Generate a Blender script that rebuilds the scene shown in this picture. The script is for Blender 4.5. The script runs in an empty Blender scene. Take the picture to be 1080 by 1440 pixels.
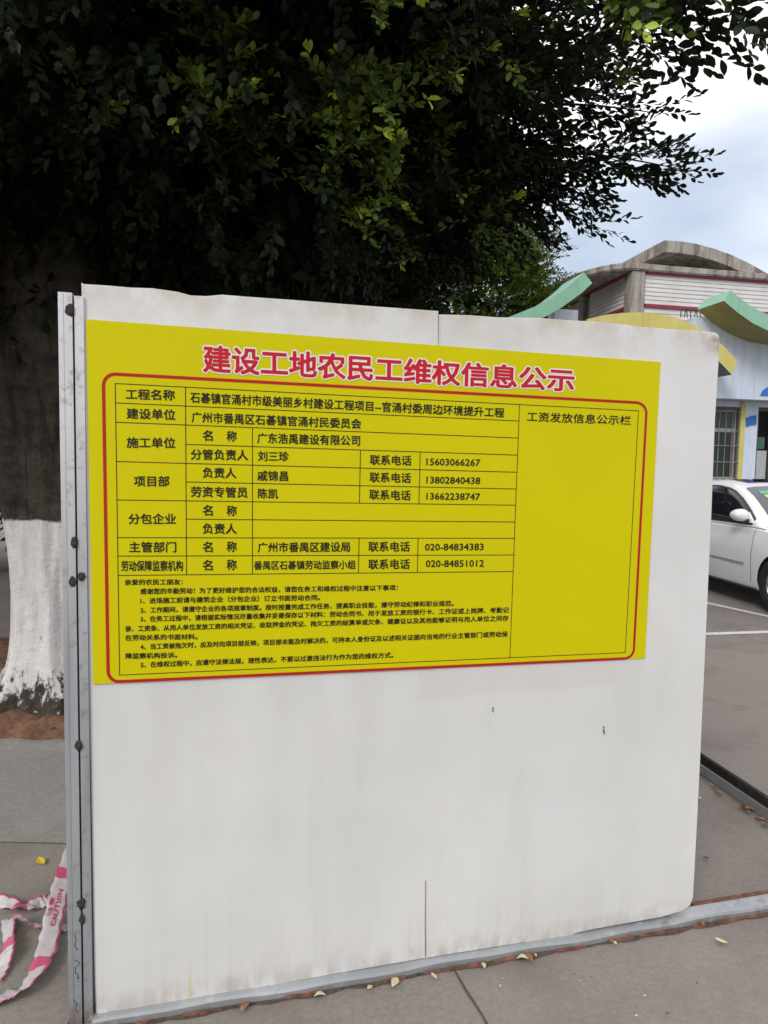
import bpy, bmesh, math, random
import numpy as np
from mathutils import Vector, Matrix
random.seed(7); rng = np.random.default_rng(7)
S = bpy.context.scene
COL = S.collection
R = math.radians

# ------------------------------------------------------------------ camera
F, PITCH, ROLL, H = 960.0, .0731, .0191, 1.6       # focal length in pixels of the 1080x1440 photograph
cp, sp, cr, sr = math.cos(PITCH), math.sin(PITCH), math.cos(ROLL), math.sin(ROLL)
FW = Vector((0, cp, -sp)); UP0 = Vector((0, sp, cp)); RT0 = Vector((1, 0, 0))
RT = RT0*cr + UP0*sr; UP = -RT0*sr + UP0*cr
EYE = Vector((0, 0, H))
cam = bpy.data.cameras.new('camera'); camo = bpy.data.objects.new('camera', cam); COL.objects.link(camo)
camo.matrix_world = Matrix(((RT.x, UP.x, -FW.x, 0), (RT.y, UP.y, -FW.y, 0), (RT.z, UP.z, -FW.z, H), (0, 0, 0, 1)))
cam.sensor_fit = 'VERTICAL'; cam.sensor_height = 36; cam.sensor_width = 27; cam.lens = 36*F/1440
cam.clip_start = .05; cam.clip_end = 3000
S.camera = camo

# ------------------------------------------------------------------ sky, sun, exposure
SUN_EL, SUN_AZ = R(38), R(208)                      # azimuth from +Y towards +X: behind the camera, a little left
W = bpy.data.worlds.new('World'); S.world = W; W.use_nodes = True
wn, wl = W.node_tree.nodes, W.node_tree.links
wn.clear()
wo = wn.new('ShaderNodeOutputWorld'); bg = wn.new('ShaderNodeBackground'); bg.inputs[1].default_value = .1
sky = wn.new('ShaderNodeTexSky'); sky.sky_type = 'NISHITA'; sky.sun_disc = False
sky.sun_elevation = SUN_EL; sky.sun_rotation = SUN_AZ; sky.air_density = 1.2; sky.dust_density = 2.0
tc = wn.new('ShaderNodeTexCoord'); mp = wn.new('ShaderNodeMapping'); mp.inputs['Scale'].default_value = (1, 1, 2.2)
mp.inputs['Location'].default_value = (.35, .1, .2)
nz = wn.new('ShaderNodeTexNoise'); nz.inputs['Scale'].default_value = 2.2; nz.inputs['Detail'].default_value = 4; nz.inputs['Roughness'].default_value = .42
rp = wn.new('ShaderNodeValToRGB'); rp.color_ramp.elements[0].position = .36; rp.color_ramp.elements[1].position = .62
rp.color_ramp.elements[0].color = (.55, .55, .55, 1); rp.color_ramp.elements[1].color = (1, 1, 1, 1)
rp2 = wn.new('ShaderNodeValToRGB')                   # cloud brightness: greyer and bluer veils among white ones
rp2.color_ramp.elements[0].position = .38; rp2.color_ramp.elements[1].position = .62
rp2.color_ramp.elements[0].color = (.66, .745, .89, 1); rp2.color_ramp.elements[1].color = (1.12, 1.13, 1.16, 1)
mx = wn.new('ShaderNodeMix'); mx.data_type = 'RGBA'
sc_ = wn.new('ShaderNodeVectorMath'); sc_.operation = 'SCALE'; sc_.inputs['Scale'].default_value = 11.5
wl.new(tc.outputs['Generated'], mp.inputs['Vector']); wl.new(mp.outputs[0], nz.inputs['Vector'])
sep = wn.new('ShaderNodeSeparateXYZ'); wl.new(tc.outputs['Generated'], sep.inputs[0])
ma = wn.new('ShaderNodeMath'); ma.operation = 'MULTIPLY_ADD'; ma.inputs[1].default_value = .75; ma.inputs[2].default_value = -.22
wl.new(sep.outputs['Z'], ma.inputs[0])
ad = wn.new('ShaderNodeMath'); ad.operation = 'ADD'; ad.use_clamp = True
wl.new(nz.outputs['Fac'], ad.inputs[0]); wl.new(ma.outputs[0], ad.inputs[1])
wl.new(ad.outputs[0], rp.inputs[0]); wl.new(ad.outputs[0], rp2.inputs[0])
wl.new(rp2.outputs[0], sc_.inputs[0]); wl.new(rp.outputs[0], mx.inputs['Factor'])
wl.new(sky.outputs[0], mx.inputs['A']); wl.new(sc_.outputs[0], mx.inputs['B'])
wl.new(mx.outputs['Result'], bg.inputs[0]); wl.new(bg.outputs[0], wo.inputs[0])
sun = bpy.data.lights.new('sun', 'SUN'); sun.energy = 1.4; sun.angle = R(18); sun.color = (1, .96, .9)
suno = bpy.data.objects.new('sun', sun); COL.objects.link(suno)
sd = Vector((math.sin(SUN_AZ)*math.cos(SUN_EL), math.cos(SUN_AZ)*math.cos(SUN_EL), math.sin(SUN_EL)))
suno.rotation_euler = sd.to_track_quat('Z', 'Y').to_euler()
S.view_settings.view_transform = 'Standard'; S.view_settings.look = 'None'
S.view_settings.gamma = 1; S.view_settings.use_curve_mapping = False
S.view_settings.exposure = .05

# ------------------------------------------------------------------ helpers
def ray(px, py):
    return (FW + RT*((px-540)/F) + UP*((720-py)/F))
def plane_pt(px, py, p0, n):
    d = ray(px, py); t = (Vector(p0)-EYE).dot(n)/d.dot(n); return EYE + d*t
def G(px, py, z=0.):
    return plane_pt(px, py, (0, 0, z), Vector((0, 0, 1)))
def at(px, py, depth):
    d = ray(px, py); return EYE + d*(depth/d.y)

def obj(name, me, m=None, parent=None):
    if isinstance(me, bmesh.types.BMesh):
        b = me; me = bpy.data.meshes.new(name); b.to_mesh(me); b.free()
    o = bpy.data.objects.new(name, me); COL.objects.link(o)
    if m is not None:
        for q in (m if isinstance(m, (list, tuple)) else [m]): me.materials.append(q)
    if parent is not None: o.parent = parent
    return o
def tag(o, label=None, cat=None, group=None, kind=None):
    if label: o['label'] = label
    if cat: o['category'] = cat
    if group: o['group'] = group
    if kind: o['kind'] = kind
    return o
def thing(name, label, cat, loc=(0, 0, 0), rz=0, group=None):
    o = bpy.data.objects.new(name, None); COL.objects.link(o); o.location = loc; o.rotation_euler = (0, 0, rz)
    o.empty_display_size = .2
    return tag(o, label, cat, group)
def smooth(o, ang=None):
    for p in o.data.polygons: p.use_smooth = True
    if ang is not None:
        o.data.set_sharp_from_angle(angle=R(ang))
    return o
def box(b, x0, x1, y0, y1, z0, z1, M=None, mi=0):
    vs = [b.verts.new((x, y, z)) for z in (z0, z1) for y in (y0, y1) for x in (x0, x1)]
    if M is not None:
        for v in vs: v.co = M @ v.co
    for f in ((0, 2, 3, 1), (4, 5, 7, 6), (0, 1, 5, 4), (2, 6, 7, 3), (0, 4, 6, 2), (1, 3, 7, 5)):
        fc = b.faces.new([vs[i] for i in f]); fc.material_index = mi
    return vs
def bevel(b, w, seg=2):
    bmesh.ops.bevel(b, geom=list(b.edges), offset=w, segments=seg, affect='EDGES', profile=.5, clamp_overlap=True)
def prism(b, front, back, mi=0, cap=True):
    """closed solid between two matching outlines"""
    a = [b.verts.new(p) for p in front]; c = [b.verts.new(p) for p in back]; n = len(a)
    fs = []
    if cap:
        fs.append(b.faces.new(a)); fs.append(b.faces.new(c[::-1]))
    for i in range(n):
        fs.append(b.faces.new((a[i], c[i], c[(i+1) % n], a[(i+1) % n])))
    for f in fs: f.material_index = mi
    return fs
def tube(b, pts, rad, n=8, cap=True):
    pts = [Vector(p) for p in pts]
    if not hasattr(rad, '__len__'): rad = [rad]*len(pts)
    rings = []; ref = None
    for i, p in enumerate(pts):
        t = (pts[min(i+1, len(pts)-1)] - pts[max(i-1, 0)]).normalized()
        if ref is None:
            ref = t.orthogonal().normalized()
        ref = (ref - t*ref.dot(t)).normalized(); w = t.cross(ref)
        rings.append([b.verts.new(p + (ref*math.cos(2*math.pi*k/n) + w*math.sin(2*math.pi*k/n))*rad[i]) for k in range(n)])
    for r0, r1 in zip(rings, rings[1:]):
        for k in range(n): b.faces.new((r0[k], r0[(k+1) % n], r1[(k+1) % n], r1[k]))
    if cap:
        b.faces.new(rings[0][::-1]); b.faces.new(rings[-1])
    return rings

# ------------------------------------------------------------------ materials
class NT:
    def __init__(s, name):
        s.m = bpy.data.materials.new(name); s.m.use_nodes = True; s.n = s.m.node_tree.nodes; s.l = s.m.node_tree.links
        s.b = s.n['Principled BSDF']
        s.tc = s.n.new('ShaderNodeTexCoord')
    def noise(s, scale, detail=5, rough=.55, vec=None, mapscale=None, dim=None, coord='Object', loc=None):
        q = s.n.new('ShaderNodeTexNoise'); q.inputs['Scale'].default_value = scale; q.inputs['Detail'].default_value = detail; q.inputs['Roughness'].default_value = rough
        src = s.tc.outputs[coord]
        if mapscale or loc:
            mpn = s.n.new('ShaderNodeMapping')
            if mapscale: mpn.inputs['Scale'].default_value = mapscale
            if loc: mpn.inputs['Location'].default_value = loc
            s.l.new(src, mpn.inputs[0]); src = mpn.outputs[0]
        s.l.new(src, q.inputs['Vector']); return q.outputs['Fac']
    def ramp(s, src, p0, p1, c0=(0, 0, 0, 1), c1=(1, 1, 1, 1)):
        r = s.n.new('ShaderNodeValToRGB'); e = r.color_ramp.elements; e[0].position = p0; e[1].position = p1
        e[0].color = c0 if len(c0) == 4 else (*c0, 1); e[1].color = c1 if len(c1) == 4 else (*c1, 1)
        s.l.new(src, r.inputs[0]); return r.outputs[0]
    def mix(s, fac, a, b, mode='MIX'):
        q = s.n.new('ShaderNodeMix'); q.data_type = 'RGBA'; q.blend_type = mode
        for k, v in (('Factor', fac), ('A', a), ('B', b)):
            i = q.inputs[k] if k != 'Factor' else q.inputs[0]
            if k != 'Factor': i = [x for x in q.inputs if x.name == k and x.type == 'RGBA'][0]
            if isinstance(v, (int, float)): i.default_value = v
            elif isinstance(v, tuple): i.default_value = v if len(v) == 4 else (*v, 1)
            else: s.l.new(v, i)
        return q.outputs['Result'] if False else [o for o in q.outputs if o.type == 'RGBA'][0]
    def math(s, op, a, b=0., clamp=False):
        q = s.n.new('ShaderNodeMath'); q.operation = op; q.use_clamp = clamp
        for i, v in enumerate((a, b)):
            if isinstance(v, (int, float)): q.inputs[i].default_value = v
            else: s.l.new(v, q.inputs[i])
        return q.outputs[0]
    def xyz(s, coord='Object'):
        q = s.n.new('ShaderNodeSeparateXYZ'); s.l.new(s.tc.outputs[coord], q.inputs[0]); return q.outputs
    def rng(s, v, a, b):
        q = s.n.new('ShaderNodeMapRange'); q.clamp = True; q.inputs[1].default_value = a; q.inputs[2].default_value = b
        s.l.new(v, q.inputs[0]); return q.outputs[0]
    def bump(s, h, strength=.3, dist=.01):
        q = s.n.new('ShaderNodeBump'); q.inputs['Strength'].default_value = strength; q.inputs['Distance'].default_value = dist
        s.l.new(h, q.inputs['Height']); s.l.new(q.outputs[0], s.b.inputs['Normal'])
    def out(s, col=None, rough=None, metal=None, spec=None, **kw):
        for nm, v in (('Base Color', col), ('Roughness', rough), ('Metallic', metal), ('Specular IOR Level', spec), *kw.items()):
            if v is None: continue
            i = s.b.inputs[nm.replace('_', ' ')]
            if isinstance(v, (int, float)): i.default_value = v
            elif isinstance(v, tuple): i.default_value = v if len(v) == 4 else (*v, 1)
            else: s.l.new(v, i)
        return s.m
def simple(name, c, rough=.6, metal=0., var=.12, scale=8, spec=.4, bump=0., **kw):
    t = NT(name); f = t.noise(scale)
    a = tuple(x*(1-var) for x in c); b_ = tuple(min(1, x*(1+var)) for x in c)
    col = t.ramp(f, .3, .7, a, b_)
    if bump: t.bump(f, bump, .01)
    return t.out(col, rough, metal, spec, **kw)

def m_panel():
    t = NT('white_painted_sheet'); x, y, z = t.xyz()
    n1 = t.noise(1.6, 4); n2 = t.noise(9, 6, .6)
    col = t.ramp(n1, .3, .7, (.62, .615, .60), (.71, .705, .69))
    # faint vertical rain streaks, stronger near the foot
    st = t.noise(1, 4, .6, mapscale=(60, 60, .7))
    foot = t.rng(z, .42, .0); stm = t.math('MULTIPLY', t.ramp(st, .5, .72), foot)
    col = t.mix(t.math('MULTIPLY', stm, .34), col, (.50, .45, .38))
    st2 = t.noise(1, 3, .5, mapscale=(38, 38, .5), loc=(3.1, 0, 0)); stm2 = t.math('MULTIPLY', t.ramp(st2, .69, .72), t.rng(z, .30, .02))
    col = t.mix(t.math('MULTIPLY', stm2, .55), col, (.52, .33, .16))
    # dirt and rust bleeding down from the top edge
    top = t.rng(z, 1.94, 2.05); tm = t.math('MULTIPLY', top, t.ramp(n2, .42, .62))
    col = t.mix(t.math('MULTIPLY', tm, .7), col, (.46, .40, .30))
    rm = t.math('MULTIPLY', t.rng(z, .16, .0), t.ramp(n2, .5, .65)); col = t.mix(t.math('MULTIPLY', rm, .4), col, (.42, .33, .24))
    sm = t.noise(3.3, 2, .4); col = t.mix(t.ramp(sm, .64, .70, (0, 0, 0), (.22, .22, .22)), col, (.62, .57, .55))
    sme = t.noise(1, 4, .55, mapscale=(4.5, 4.5, .8), loc=(1.3, 0, 2)); col = t.mix(t.ramp(sme, .5, .68, (0, 0, 0), (.3, .3, .3)), col, (.50, .48, .46))
    ft = t.math('MULTIPLY', t.rng(z, .10, .035), t.ramp(t.noise(1, 5, .6, mapscale=(22, 22, 9)), .40, .58)); col = t.mix(t.math('MULTIPLY', ft, .55), col, (.36, .31, .26))
    # one ochre run near the left foot, a rusty top right corner
    rn = t.math('MULTIPLY', t.rng(t.math('ABSOLUTE', t.math('SUBTRACT', x, .262)), .0045, .002), t.rng(z, .17, .05)); col = t.mix(t.math('MULTIPLY', rn, .6), col, (.60, .47, .12))
    cr_ = t.math('MULTIPLY', t.math('MULTIPLY', t.rng(x, 1.86, 1.94), t.rng(z, 1.965, 2.03)), t.ramp(n2, .38, .55)); col = t.mix(cr_, col, (.22, .12, .07))
    def rect(x0, x1, z0, z1, e=.006):
        m = t.rng(x, x0, x0+e)
        for q in (t.rng(x, x1, x1-e), t.rng(z, z0, z0+e*4), t.rng(z, z1, z1-e)): m = t.math('MULTIPLY', m, q)
        return m
    (xa, zb_), (xb, za_) = P(585, 990), P(866, 945)     # ghost of an older notice, below the yellow one
    col = t.mix(t.math('MULTIPLY', rect(xa, xb, zb_, za_+.05), .26), col, (.58, .50, .49))
    (xc, zc), (xd, zd) = P(863, 985), P(866.5, 945)
    col = t.mix(t.math('MULTIPLY', rect(xc, xd, zc, zd+.02, .002), .35), col, (.45, .38, .38))
    scr = t.ramp(t.noise(1, 2, .4, mapscale=(5, 5, 160)), .74, .77); col = t.mix(t.math('MULTIPLY', t.math('MULTIPLY', scr, t.ramp(t.noise(2.1, 3), .5, .62)), .22), col, (.42, .40, .38))
    spk = t.ramp(t.noise(42, 3, .5), .70, .74); col = t.mix(t.math('MULTIPLY', spk, t.ramp(n1, .4, .7, (.05, .05, .05), (.3, .3, .3))), col, (.44, .38, .32))
    t.bump(t.math('ADD', t.noise(2.2, 2), t.math('MULTIPLY', t.noise(14, 2), .12)), .22, .02)
    return t.out(col, .42, 0, .35)
def m_galv(dark=1.):
    t = NT('galvanised_steel'); n1 = t.noise(3, 5); n2 = t.noise(26, 6, .65)
    col = t.ramp(n1, .3, .7, tuple(c*dark for c in (.28, .295, .31)), tuple(c*dark for c in (.46, .47, .48)))
    col = t.mix(t.ramp(n2, .56, .72, (0, 0, 0), (.5, .5, .5)), col, (.62*dark, .62*dark, .62*dark))
    rf = t.noise(5.5, 7, .7, loc=(4, 2, 1)); col = t.mix(t.ramp(rf, .57, .66, (0, 0, 0), (.75, .75, .75)), col, (.16, .07, .035))
    return t.out(col, t.ramp(n2, .3, .7, (.35, .35, .35), (.6, .6, .6)), .45, .5)
def m_post():
    t = NT('post_steel'); x, y, z = t.xyz(); n1 = t.noise(4, 5, mapscale=(6, 6, .5)); n2 = t.noise(40, 5, .6)
    lo = t.ramp(n1, .3, .7, (.30, .32, .34), (.42, .44, .46)); hi = t.ramp(n1, .3, .7, (.52, .51, .52), (.66, .65, .66))
    col = t.mix(t.rng(z, .95, 1.75), lo, hi)          # darker and bluer towards the foot, paler towards the top
    col = t.mix(t.ramp(n2, .56, .70, (0, 0, 0), (.55, .55, .55)), col, (.22, .2, .18))
    ru = t.math('MULTIPLY', t.rng(z, .10, .0), t.ramp(n2, .35, .5)); col = t.mix(ru, col, (.17, .09, .05))
    return t.out(col, .45, .35, .5)
def m_rust(): return simple('weld_rust', (.05, .036, .03), .9, 0, .5, 60, .2, bump=.6)
def m_ground(name, c, scale=1., joint=False):
    t = NT(name); n1 = t.noise(.55*scale, 6, .6); n2 = t.noise(55*scale, 4, .7); n3 = t.noise(4*scale, 5, .6)
    col = t.ramp(n1, .3, .7, tuple(x*.86 for x in c), tuple(x*1.12 for x in c))
    col = t.mix(t.ramp(n3, .35, .7, (0, 0, 0), (.35, .35, .35)), col, tuple(x*.78 for x in c))
    col = t.mix(t.ramp(n2, .40, .72, (.0, .0, .0), (.7, .7, .7)), col, tuple(x*1.34 for x in c))
    st = t.noise(1.7*scale, 7, .68, loc=(5, 3, 0)); col = t.mix(t.ramp(st, .50, .64, (0, 0, 0), (.55, .55, .55)), col, tuple(x*q for x, q in zip(c, (.66, .64, .62))))
    gr = t.noise(260*scale, 2, .6); col = t.mix(t.ramp(gr, .42, .68, (0, 0, 0), (.4, .4, .4)), col, tuple(x*.6 for x in c))
    vo = t.n.new('ShaderNodeTexVoronoi'); vo.inputs['Scale'].default_value = 120*scale; t.l.new(t.tc.outputs['Object'], vo.inputs['Vector'])
    col = t.mix(t.ramp(vo.outputs['Distance'], .08, .25, (.4, .4, .4), (0, 0, 0)), col, tuple(x*.55 for x in c))
    t.bump(n2, .45, .005)
    return t.out(col, .88, 0, .25)
def m_leaf(name, c0, c1, young=None, rough=.5):
    t = NT(name); g = t.n.new('ShaderNodeNewGeometry'); r = g.outputs['Random Per Island']
    col = t.ramp(r, .1, .95, c0, c1)
    if young: col = t.mix(t.ramp(r, .965, .97), col, young)
    m = t.out(col, rough, 0, .22)
    tr = t.n.new('ShaderNodeBsdfTranslucent'); ms = t.n.new('ShaderNodeMixShader'); ms.inputs[0].default_value = .10
    br = t.mix(1., col, (1.5, 1.6, .7), 'MULTIPLY'); t.l.new(br, tr.inputs[0])
    t.l.new(t.b.outputs[0], ms.inputs[1]); t.l.new(tr.outputs[0], ms.inputs[2])
    t.l.new(ms.outputs[0], t.n['Material Output'].inputs[0]); return m
def m_bark(whitewash=True):
    t = NT('bark'); x, y, z = t.xyz(); n1 = t.noise(7, 8, .72, mapscale=(1, 1, 1.6)); n2 = t.noise(30, 6, .6); n4 = t.noise(1, 5, .6, mapscale=(16, 16, 2.2))
    col = t.ramp(n1, .3, .7, (.024, .019, .016), (.105, .084, .066)); col = t.mix(t.ramp(n4, .5, .64, (0, 0, 0), (.7, .7, .7)), col, (.012, .010, .009))
    if whitewash:
        w = t.ramp(t.noise(12, 7, .7, mapscale=(1, 1, .4)), .25, .7, (.60, .56, .545), (.85, .815, .80))
        zz = t.math('ADD', z, t.math('MULTIPLY', t.math('SUBTRACT', t.noise(7, 4), .5), .10))
        up = t.rng(zz, 1.22, 1.205)
        dn = t.rng(t.math('ADD', t.noise(17, 7, .72, mapscale=(1, 1, .6)), t.math('MULTIPLY', t.math('SUBTRACT', z, .22), 1.1)), .44, .54)
        wear = t.ramp(t.noise(16, 6, .7, mapscale=(1, 1, .35)), .33, .39)
        wear2 = t.math('MAXIMUM', wear, t.rng(z, .45, .75))
        col = t.mix(t.math('MULTIPLY', t.math('MULTIPLY', up, dn), wear2), col, w)
    t.bump(t.math('ADD', n1, n4), .8, .03)
    return t.out(col, .9, 0, .2)

GALV, POST, RUST = m_galv(), m_post(), m_rust()
DARK = simple('dark_gap', (.012, .011, .01), .9, var=.2)
GROUND = m_ground('brown_grey_concrete', (.235, .205, .185))
SLAB = m_ground('grey_slab', (.29, .275, .25), .8)
SLAB2 = m_ground('dusty_slab', (.265, .238, .205), .9)
LINE = simple('road_paint', (.62, .60, .57), .8, var=.2, scale=30)
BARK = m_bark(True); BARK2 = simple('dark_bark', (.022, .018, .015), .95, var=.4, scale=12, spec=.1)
LEAF = m_leaf('shaded_ficus_leaf', (.009, .013, .006), (.018, .028, .010))  # below natural leaf tone: the canopy's deep shade is in the colour
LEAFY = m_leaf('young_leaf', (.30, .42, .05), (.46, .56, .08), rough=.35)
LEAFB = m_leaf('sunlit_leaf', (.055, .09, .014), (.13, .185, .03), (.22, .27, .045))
LEAFD = m_leaf('shade_leaf', (.006, .009, .004), (.012, .018, .007))  # sunlit and shade leaves: light and shade of the far trees put into the greens

# ------------------------------------------------------------------ ground, lot, pavement
def sheet(name, pts, m, z, **k):
    b = bmesh.new(); b.faces.new([b.verts.new((p[0], p[1], z)) for p in pts]); bmesh.ops.recalc_face_normals(b, faces=b.faces)
    if b.faces[:][0].normal.z < 0: bmesh.ops.reverse_faces(b, faces=b.faces[:])
    o = obj(name, b, m); return tag(o, kind='structure', **k)
sheet('ground', [(-400, -300), (400, -300), (400, 900), (-400, 900)], GROUND, 0)
PIT_Y0 = G(40, 1044).y
sheet('pavement', [(-9, G(40, 1185).y), (-1.02, G(60, 1186).y), (-.98, PIT_Y0), (-9, PIT_Y0)], SLAB, .004)
sheet('pavement', [(-9, .2), (-.95, .2), (-.86, 1.9), (-1.02, G(60, 1186).y-.012), (-9, G(40, 1185).y-.012)], SLAB2, .004)
# parking bays: painted lines
def line(p, q, w, z=.004):
    p, q = Vector((p.x, p.y)), Vector((q.x, q.y)); d = (q-p).normalized(); n = Vector((-d.y, d.x))*w/2
    sheet('road_marking', [p+n, q+n, q-n, p-n], LINE, z)
a0, a1 = G(990, 892), G(1080, 889); da = (a1-a0).normalized(); line(a0-da*3, a0+da*7, .09)
b0, b1 = G(998, 849), G(1080, 867); db = (b1-b0).normalized(); line(a0+da*.62-db*5, a0+da*.62-db*.06, .09) if False else line(b0-db*4, b1+db*.28, .09)
# expansion joint in the near concrete
c0, c1 = G(640, 1366), G(690, 1450); dc = (c1-c0).normalized()
JOINT = simple('joint_filler', (.07, .06, .052), .95, var=.3, scale=40)
b = bmesh.new()
pl = [c0+dc*(i*.09)+Vector((random.uniform(-.004, .004), 0, 0)) for i in range(16)]
for i in range(15):
    w0, w1 = [.0022+.0018*abs(math.sin(j*1.7)) for j in (i, i+1)]
    b.faces.new([b.verts.new((p.x+w, p.y, .004)) for p, w in ((pl[i], -w0), (pl[i+1], -w1), (pl[i+1], w1), (pl[i], w0))])
bmesh.ops.recalc_face_normals(b, faces=b.faces); tag(obj('ground_joint', b, JOINT), kind='structure')

# ------------------------------------------------------------------ hoarding (local frame: x along, y away from the viewer, z up)
HO = Vector((-.7898, 1.8094, 0)); HAZ = .2498
HM = Matrix.Translation(HO) @ Matrix.Rotation(HAZ, 4, 'Z'); HMI = HM.inverted()
HN = Vector((math.sin(HAZ), -math.cos(HAZ), 0))     # towards the viewer
def P(px, py, out=0.):
    """pixel -> (along, up) on the hoarding face, 'out' metres proud of it"""
    q = HMI @ plane_pt(px, py, HO+HN*out, HN); return q.x, q.z
PAN = m_panel()
hoard = thing('site_hoarding', 'white sheet metal site hoarding on a galvanised base rail, rusty along its top edge', 'hoarding', HO, HAZ)
def panel(pts, y0, y1):
    b = bmesh.new(); pts = [P(*p) for p in pts]
    prism(b, [(x, y0, z) for x, z in pts], [(x, y1, z) for x, z in pts])
    bmesh.ops.recalc_face_normals(b, faces=b.faces)
    edges = [e for e in b.edges if abs(e.verts[0].co.y-y0) < 1e-5 and abs(e.verts[1].co.y-y0) < 1e-5]
    bmesh.ops.bevel(b, geom=edges, offset=.0035, segments=2, affect='EDGES')
    return b
left = [(114, 397), (118, 399), (150, 401), (185, 404), (215, 405), (250, 410), (268, 415), (290, 416), (312, 414), (350, 417), (420, 422), (520, 430), (617, 437),
        (618, 900), (611, 1236), (598.9, 1240), (598.5, 1290), (598.7, 1348), (480, 1369), (360, 1391), (250, 1411), (160, 1427), (135, 1430), (133, 1380), (125, 960), (118, 560)]
right = [(618, 442), (660, 443), (700, 446), (760, 447), (800, 450), (850, 453), (900, 459), (945, 463), (985, 465), (1008, 468), (1012, 473), (1011, 510), (1006, 590), (1001, 720), (995, 850),
         (985, 1070), (980, 1170), (975, 1262), (971, 1273), (960, 1281), (930, 1290), (880, 1299), (835, 1307), (812, 1312), (796, 1319), (784, 1326), (760, 1324), (735, 1326), (690, 1333), (640, 1341), (600, 1348), (599.5, 1300), (599.8, 1240), (606, 1100), (612, 800)]
obj('panel', panel(left, .0, .028), PAN, hoard)
obj('panel', panel(right, -.0016, .026), PAN, hoard)
# two steel channels welded together as the end post
def channel(x0, x1, y0, y1, z0, z1, th=.0035):
    b = bmesh.new()
    pr = [(x0, y1), (x0, y0), (x1, y0), (x1, y1), (x1-th, y1), (x1-th, y0+th), (x0+th, y0+th), (x0+th, y1)]
    prism(b, [(x, y, z0) for x, y in pr], [(x, y, z1) for x, y in pr]); bmesh.ops.recalc_face_normals(b, faces=b.faces)
    return b
zt = P(100, 413)[1]
xl = (P(83, 413)[0]+P(98, 1440)[0])/2; xm = (P(103.5, 413)[0]+P(118, 1440)[0])/2; xr = P(125, 430)[0]
po = obj('post', channel(xl, xm-.0022, -.012, .045, .004, zt), POST, hoard)
b = bmesh.new(); box(b, xl+.010, xl+.0125, -.0136, -.0119, .03, zt-.005); obj('rib', b, POST, po)
po2 = obj('post', channel(xm+.0022, -.0005, -.008, .05, .004, zt-.006), POST, hoard)
b = bmesh.new(); box(b, xm-.0022, xm+.0022, -.002, .03, .004, zt-.03); obj('gap_filler', b, DARK, hoard)
def weld(px, py, rx, rz, dx=0):
    b = bmesh.new(); bmesh.ops.create_uvsphere(b, u_segments=14, v_segments=10, radius=1)
    for v in b.verts:
        k = 1+random.uniform(-.22, .22); v.co = Vector((v.co.x*rx*k, v.co.y*.0028*k, v.co.z*rz*k))
    x, z = P(px, py, .012); w = smooth(obj('weld_spot', b, RUST, hoard)); w.location = (x, -.0115, z)
for px, py, rx, rz in ((98, 436, .011, .016), (104, 763, .009, .014), (114, 811, .010, .011), (102, 818, .009, .014), (110, 1049, .010, .014), (114, 1271, .011, .015), (115, 1293, .008, .014)):
    weld(px, py, rx, rz)
# base rail: folded galvanised channel, continuing past the panel to the right
b = bmesh.new()
n = 60; prof = []
L0, L1 = -.0, 3.2
for i in range(n+1):
    x = L0+(L1-L0)*i/n; wv = .0025*math.sin(x*7)+.002*math.sin(x*19+1)
    prof.append([(x, -.019+wv, .004), (x, -.021+wv, .024+wv*.5), (x, -.017+wv, .032+wv*.5), (x, -.003, .035+wv*.4), (x, .034, .036), (x, .036, .004)])
rg = [[b.verts.new(p) for p in r] for r in prof]
for r0, r1 in zip(rg, rg[1:]):
    for k in range(5): b.faces.new((r0[k], r1[k], r1[k+1], r0[k+1]))
b.faces.new(rg[0]); b.faces.new(rg[-1][::-1])
bmesh.ops.recalc_face_normals(b, faces=b.faces); smooth(obj('base_rail', b, GALV, hoard), 30)
REDR = simple('red_oxide_rust', (.17, .07, .045), .9, var=.5, scale=25, bump=.4)
for i in range(46):
    x = .05+i*.056+random.uniform(-.03, .03)
    if random.random() < .4: continue
    w = random.uniform(.02, .06); d = random.uniform(.006, .016); y = -.0225; b = bmesh.new()
    c = [(x+w*math.cos(a)*(1+random.uniform(-.3, .3)), y-d*abs(math.sin(a))*random.uniform(.4, 1)) for a in np.linspace(math.pi, 2*math.pi, 7)]
    prism(b, [(p[0], p[1], .0045) for p in c], [(p[0], p[1]+.001, .008+.004*random.random()) for p in c])
    bmesh.ops.recalc_face_normals(b, faces=b.faces); obj('rust_flake', b, REDR, hoard)
b = bmesh.new(); box(b, 2.0, 3.2, .0375, .055, .004, .036); obj('red_edge_strip', b, REDR, hoard)
# back braces, seen only from behind
b = bmesh.new(); box(b, 0, 1.93, .03, .055, 1.86, 1.90); box(b, 0, 1.93, .03, .055, .9, .94); obj('brace', b, GALV, hoard)
# little dark scraps left on the sheet and pen scribbles on the post
def stroke(name, pts, w, out, m, parent):
    b = bmesh.new(); q = [P(px, py, out) for px, py in pts]
    for (x0, z0), (x1, z1) in zip(q, q[1:]):
        d = Vector((x1-x0, z1-z0)).normalized(); nn = Vector((-d.y, d.x))*w/2
        b.faces.new([b.verts.new(v) for v in ((x0+nn.x, -out, z0+nn.y), (x1+nn.x, -out, z1+nn.y), (x1-nn.x, -out, z1-nn.y), (x0-nn.x, -out, z0-nn.y))])
        out += .00003
    bmesh.ops.recalc_face_normals(b, faces=b.faces); return obj(name, b, m, parent)
PEN = simple('black_ink', (.02, .02, .022), .7, var=.1)
stroke('ink_mark', [(692, 995), (694.5, 996), (692.5, 999), (694.5, 1001.5)], .0024, .003, PEN, hoard)
stroke('ink_mark', [(849, 1021), (849.5, 1025), (848, 1028), (850.5, 1028.5), (849, 1033)], .003, .003, PEN, hoard)
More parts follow.
